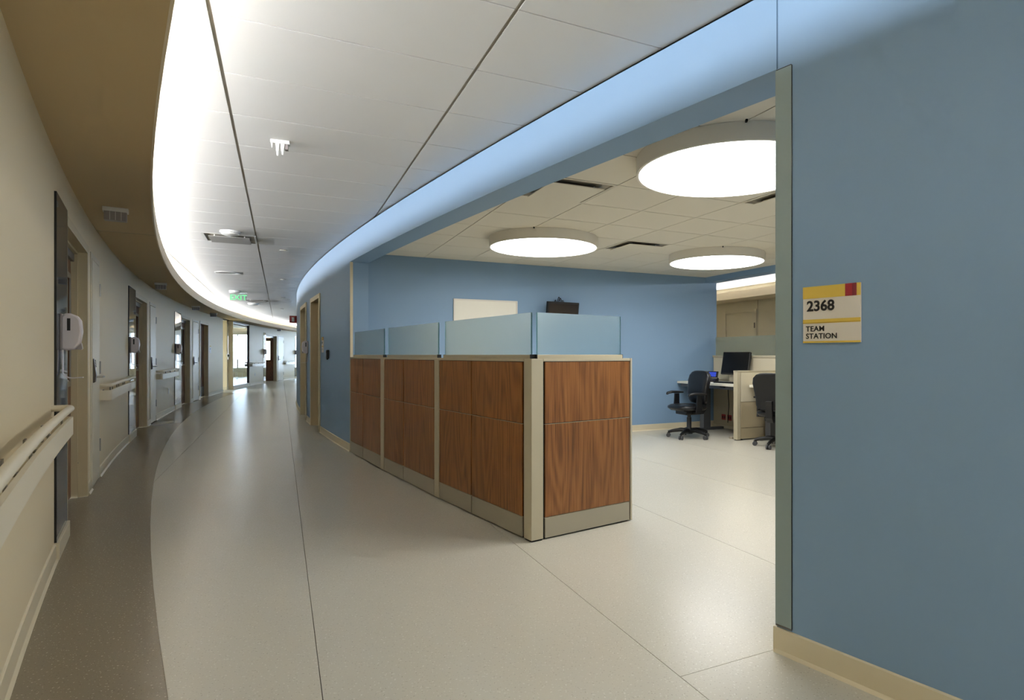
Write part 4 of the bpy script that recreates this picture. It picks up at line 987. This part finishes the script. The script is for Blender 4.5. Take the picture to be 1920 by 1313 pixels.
# ---------------- office chairs
def office_chair(xy, rz_base, rz_seat, label, fwd=0.0, bk_=0.0):
    o = thing('office_chair', (*xy, 0), rz_base, label, 'chair', 'black task chairs at the station desks')
    for k in range(5):
        a = 2 * math.pi * k / 5
        mt = Matrix.Rotation(a, 4, 'Z')
        lg = MB().tube([(0.03, 0, 0.105), (0.12, 0, 0.115), (0.24, 0, 0.095), (0.305, 0, 0.075)], 0.03, 10, rs=[0.036, 0.03, 0.024, 0.018]).moved(mt).build('leg', 'blackplastic', o, smooth=50)
        c = MB()
        for y in (-0.028, 0.008): c.cyl((0.30, y, 0.03), 0.03, 0.02, 'y', 18)
        cs = c.moved(mt).build('caster', 'rubber', lg, smooth=40, bevel=0.003)
        MB().box(0.278, 0.318, -0.008, 0.008, 0.03, 0.07).moved(mt).build('caster_fork', 'blackplastic', lg, bevel=0.004)
    MB().lathe([(0.05, 0.06), (0.05, 0.13), (0.034, 0.15), (0.034, 0.30), (0.026, 0.30), (0.026, 0.36)], 20).build('gas_column', 'blackplastic', o, smooth=40)
    up = Matrix.Rotation(rz_seat - rz_base, 4, 'Z') @ Matrix.Translation((0, -fwd, 0))       # the seat faces its own -y
    def b(mb, nm, m, **k): return mb.moved(up).build(nm, m, o, **k)
    b(MB().box(-0.13, 0.13, -0.12, 0.16, 0.345, 0.405), 'tilt_mechanism', 'blackplastic', bevel=0.012)
    b(MB().box(-0.17, 0.17, -0.18, 0.12, 0.402, 0.418), 'seat_pan', 'blackplastic', bevel=0.005)
    b(MB().box(-0.172, -0.16, -0.15, -0.02, 0.403, 0.414), 'label_tag', 'sign_white')
    for x in (-0.18, 0.14): b(MB().tube([(x, -0.02, 0.375), (x + 0.04, -0.02, 0.375)], 0.009, 8), 'control_knob', 'blackplastic', smooth=40)
    b(MB().loft([(0, -0.0, 0.405, 0.17, 0.17), (0, -0.0, 0.415, 0.225, 0.225), (0, -0.005, 0.44, 0.25, 0.25), (0, -0.005, 0.465, 0.248, 0.248), (0, 0, 0.488, 0.215, 0.21), (0, 0.01, 0.492, 0.12, 0.12)], 32, 0.62), 'seat', 'leather', smooth=60)
    # back: rows from the lumbar bottom up to the rounded crown
    rows = []
    for z, hx, hy, y in ((0.50, 0.10, 0.02, 0.235), (0.51, 0.17, 0.036, 0.235), (0.56, 0.195, 0.048, 0.222), (0.64, 0.205, 0.052, 0.215), (0.74, 0.222, 0.048, 0.226), (0.84, 0.238, 0.044, 0.243), (0.91, 0.225, 0.04, 0.257), (0.955, 0.18, 0.034, 0.266), (0.975, 0.12, 0.024, 0.27), (0.98, 0.05, 0.01, 0.27)):
        rows.append((0, y + bk_, z, hx, hy))
    b(MB().loft(rows, 32, 0.7), 'backrest', 'leather', smooth=70)
    b(MB().loft([(0, r[1] + 0.026, r[2], r[3] * 0.985, r[4] * 0.75) for r in rows[1:-1]], 32, 0.7), 'back_shell', 'blackplastic', smooth=70)
    b(MB().prism([(0.10, 0.34), (0.26, 0.34), (0.31, 0.40), (0.315, 0.62), (0.28, 0.62), (0.265, 0.43), (0.10, 0.385)], -0.045, 0.045, 'x'), 'back_support', 'blackplastic', bevel=0.006)
    for sx in (-1, 1):
        b(MB().prism([(-0.06, 0.385), (0.06, 0.385), (0.05, 0.42), (0.045, 0.635), (-0.035, 0.635), (-0.05, 0.42)], sx * 0.268 - 0.014, sx * 0.268 + 0.014, 'x'), 'arm_post', 'blackplastic', bevel=0.006)
        b(MB().box(min(sx * 0.10, sx * 0.275), max(sx * 0.10, sx * 0.275), -0.035, 0.035, 0.385, 0.403), 'arm_bracket', 'blackplastic', bevel=0.004)
        b(MB().tube([(sx * 0.265, -0.175, 0.625), (sx * 0.265, -0.16, 0.648), (sx * 0.268, -0.08, 0.66), (sx * 0.272, 0.04, 0.655), (sx * 0.275, 0.12, 0.65)], 0.03, 12, rs=[0.02, 0.032, 0.036, 0.034, 0.022], flat=(1.0, 0.55)), 'armrest', 'blackplastic', smooth=60)
    return o
office_chair((1.82, 8.66), R_(20), R_(-65), 'black task chair facing away from the desk by the blue wall', 0.03, -0.04)
office_chair((2.81, 7.77), R_(10), R_(137), 'black task chair seen from behind, cut by the right jamb')

# ---------------- door on the rear corridor wall
pe, pd = 8.1, 2.0
o = thing('door_%d' % door_n, (*rm(8.1, 2.30), 0), RZ_SIDE, 'tan flush door in the corridor behind the station', 'door', kind='structure'); door_n += 1
hw = 0.46
MB().box(-hw, hw, -0.01, 0, 0.01, 2.15).build('leaf', 'rear', o)
for xa, xb in ((-hw - 0.055, -hw - 0.008), (hw + 0.008, hw + 0.055)): MB().box(xa, xb, -0.02, 0, 0, 2.21).build('frame_face', 'rear', o)
MB().box(-hw - 0.004, hw + 0.004, -0.02, 0, 2.156, 2.21).build('frame_face', 'rear', o)
for z in (0.25, 1.03, 1.8): MB().box(hw - 0.01, hw + 0.02, -0.03, -0.005, z, z + 0.115).build('hinge', 'dark_steel', o)
MB().box(hw + 0.075, hw + 0.083, -0.004, 0.0, 0, Z_S).build('wall_joint', 'grid', o)

# ---------------- lounge chairs seen through the far window
def lounge_chair(s, R, rz, lab):
    o = thing('lounge_chair', (*pol(s, R), 0), rz, lab, 'chair', 'dark chairs in the daylit lounge')
    MB().loft([(0, 0, 0.36, 0.26, 0.26), (0, 0, 0.40, 0.29, 0.28), (0, 0, 0.46, 0.28, 0.27)], 20, 0.5).build('seat', 'chair_fabric', o, smooth=50)
    MB().loft([(0, 0.25, 0.40, 0.26, 0.05), (0, 0.28, 0.7, 0.27, 0.05), (0, 0.31, 1.0, 0.24, 0.04)], 20, 0.5).build('backrest', 'chair_fabric', o, smooth=50)
    for sx in (-1, 1):
        for sy in (-1, 1): MB().tube([(sx * 0.24, sy * 0.24, 0.0), (sx * 0.23, sy * 0.22, 0.38)], 0.016, 8).build('leg', 'white', o, smooth=40)
        MB().tube([(sx * 0.29, -0.2, 0.42), (sx * 0.3, -0.2, 0.62), (sx * 0.3, 0.25, 0.64)], 0.025, 8).build('arm', 'chair_fabric', o, smooth=50)
for i, (s, r, lab) in enumerate(((28.6, 63.5, 'nearest dark lounge chair behind the far window'), (29.6, 64.2, 'second dark lounge chair behind the far window'), (30.4, 64.9, 'third dark lounge chair behind the far window'), (30.9, 65.7, 'farthest dark lounge chair behind the far window'))):
    lounge_chair(s, r, ang(s) + R_(90 + 40 * i), lab)
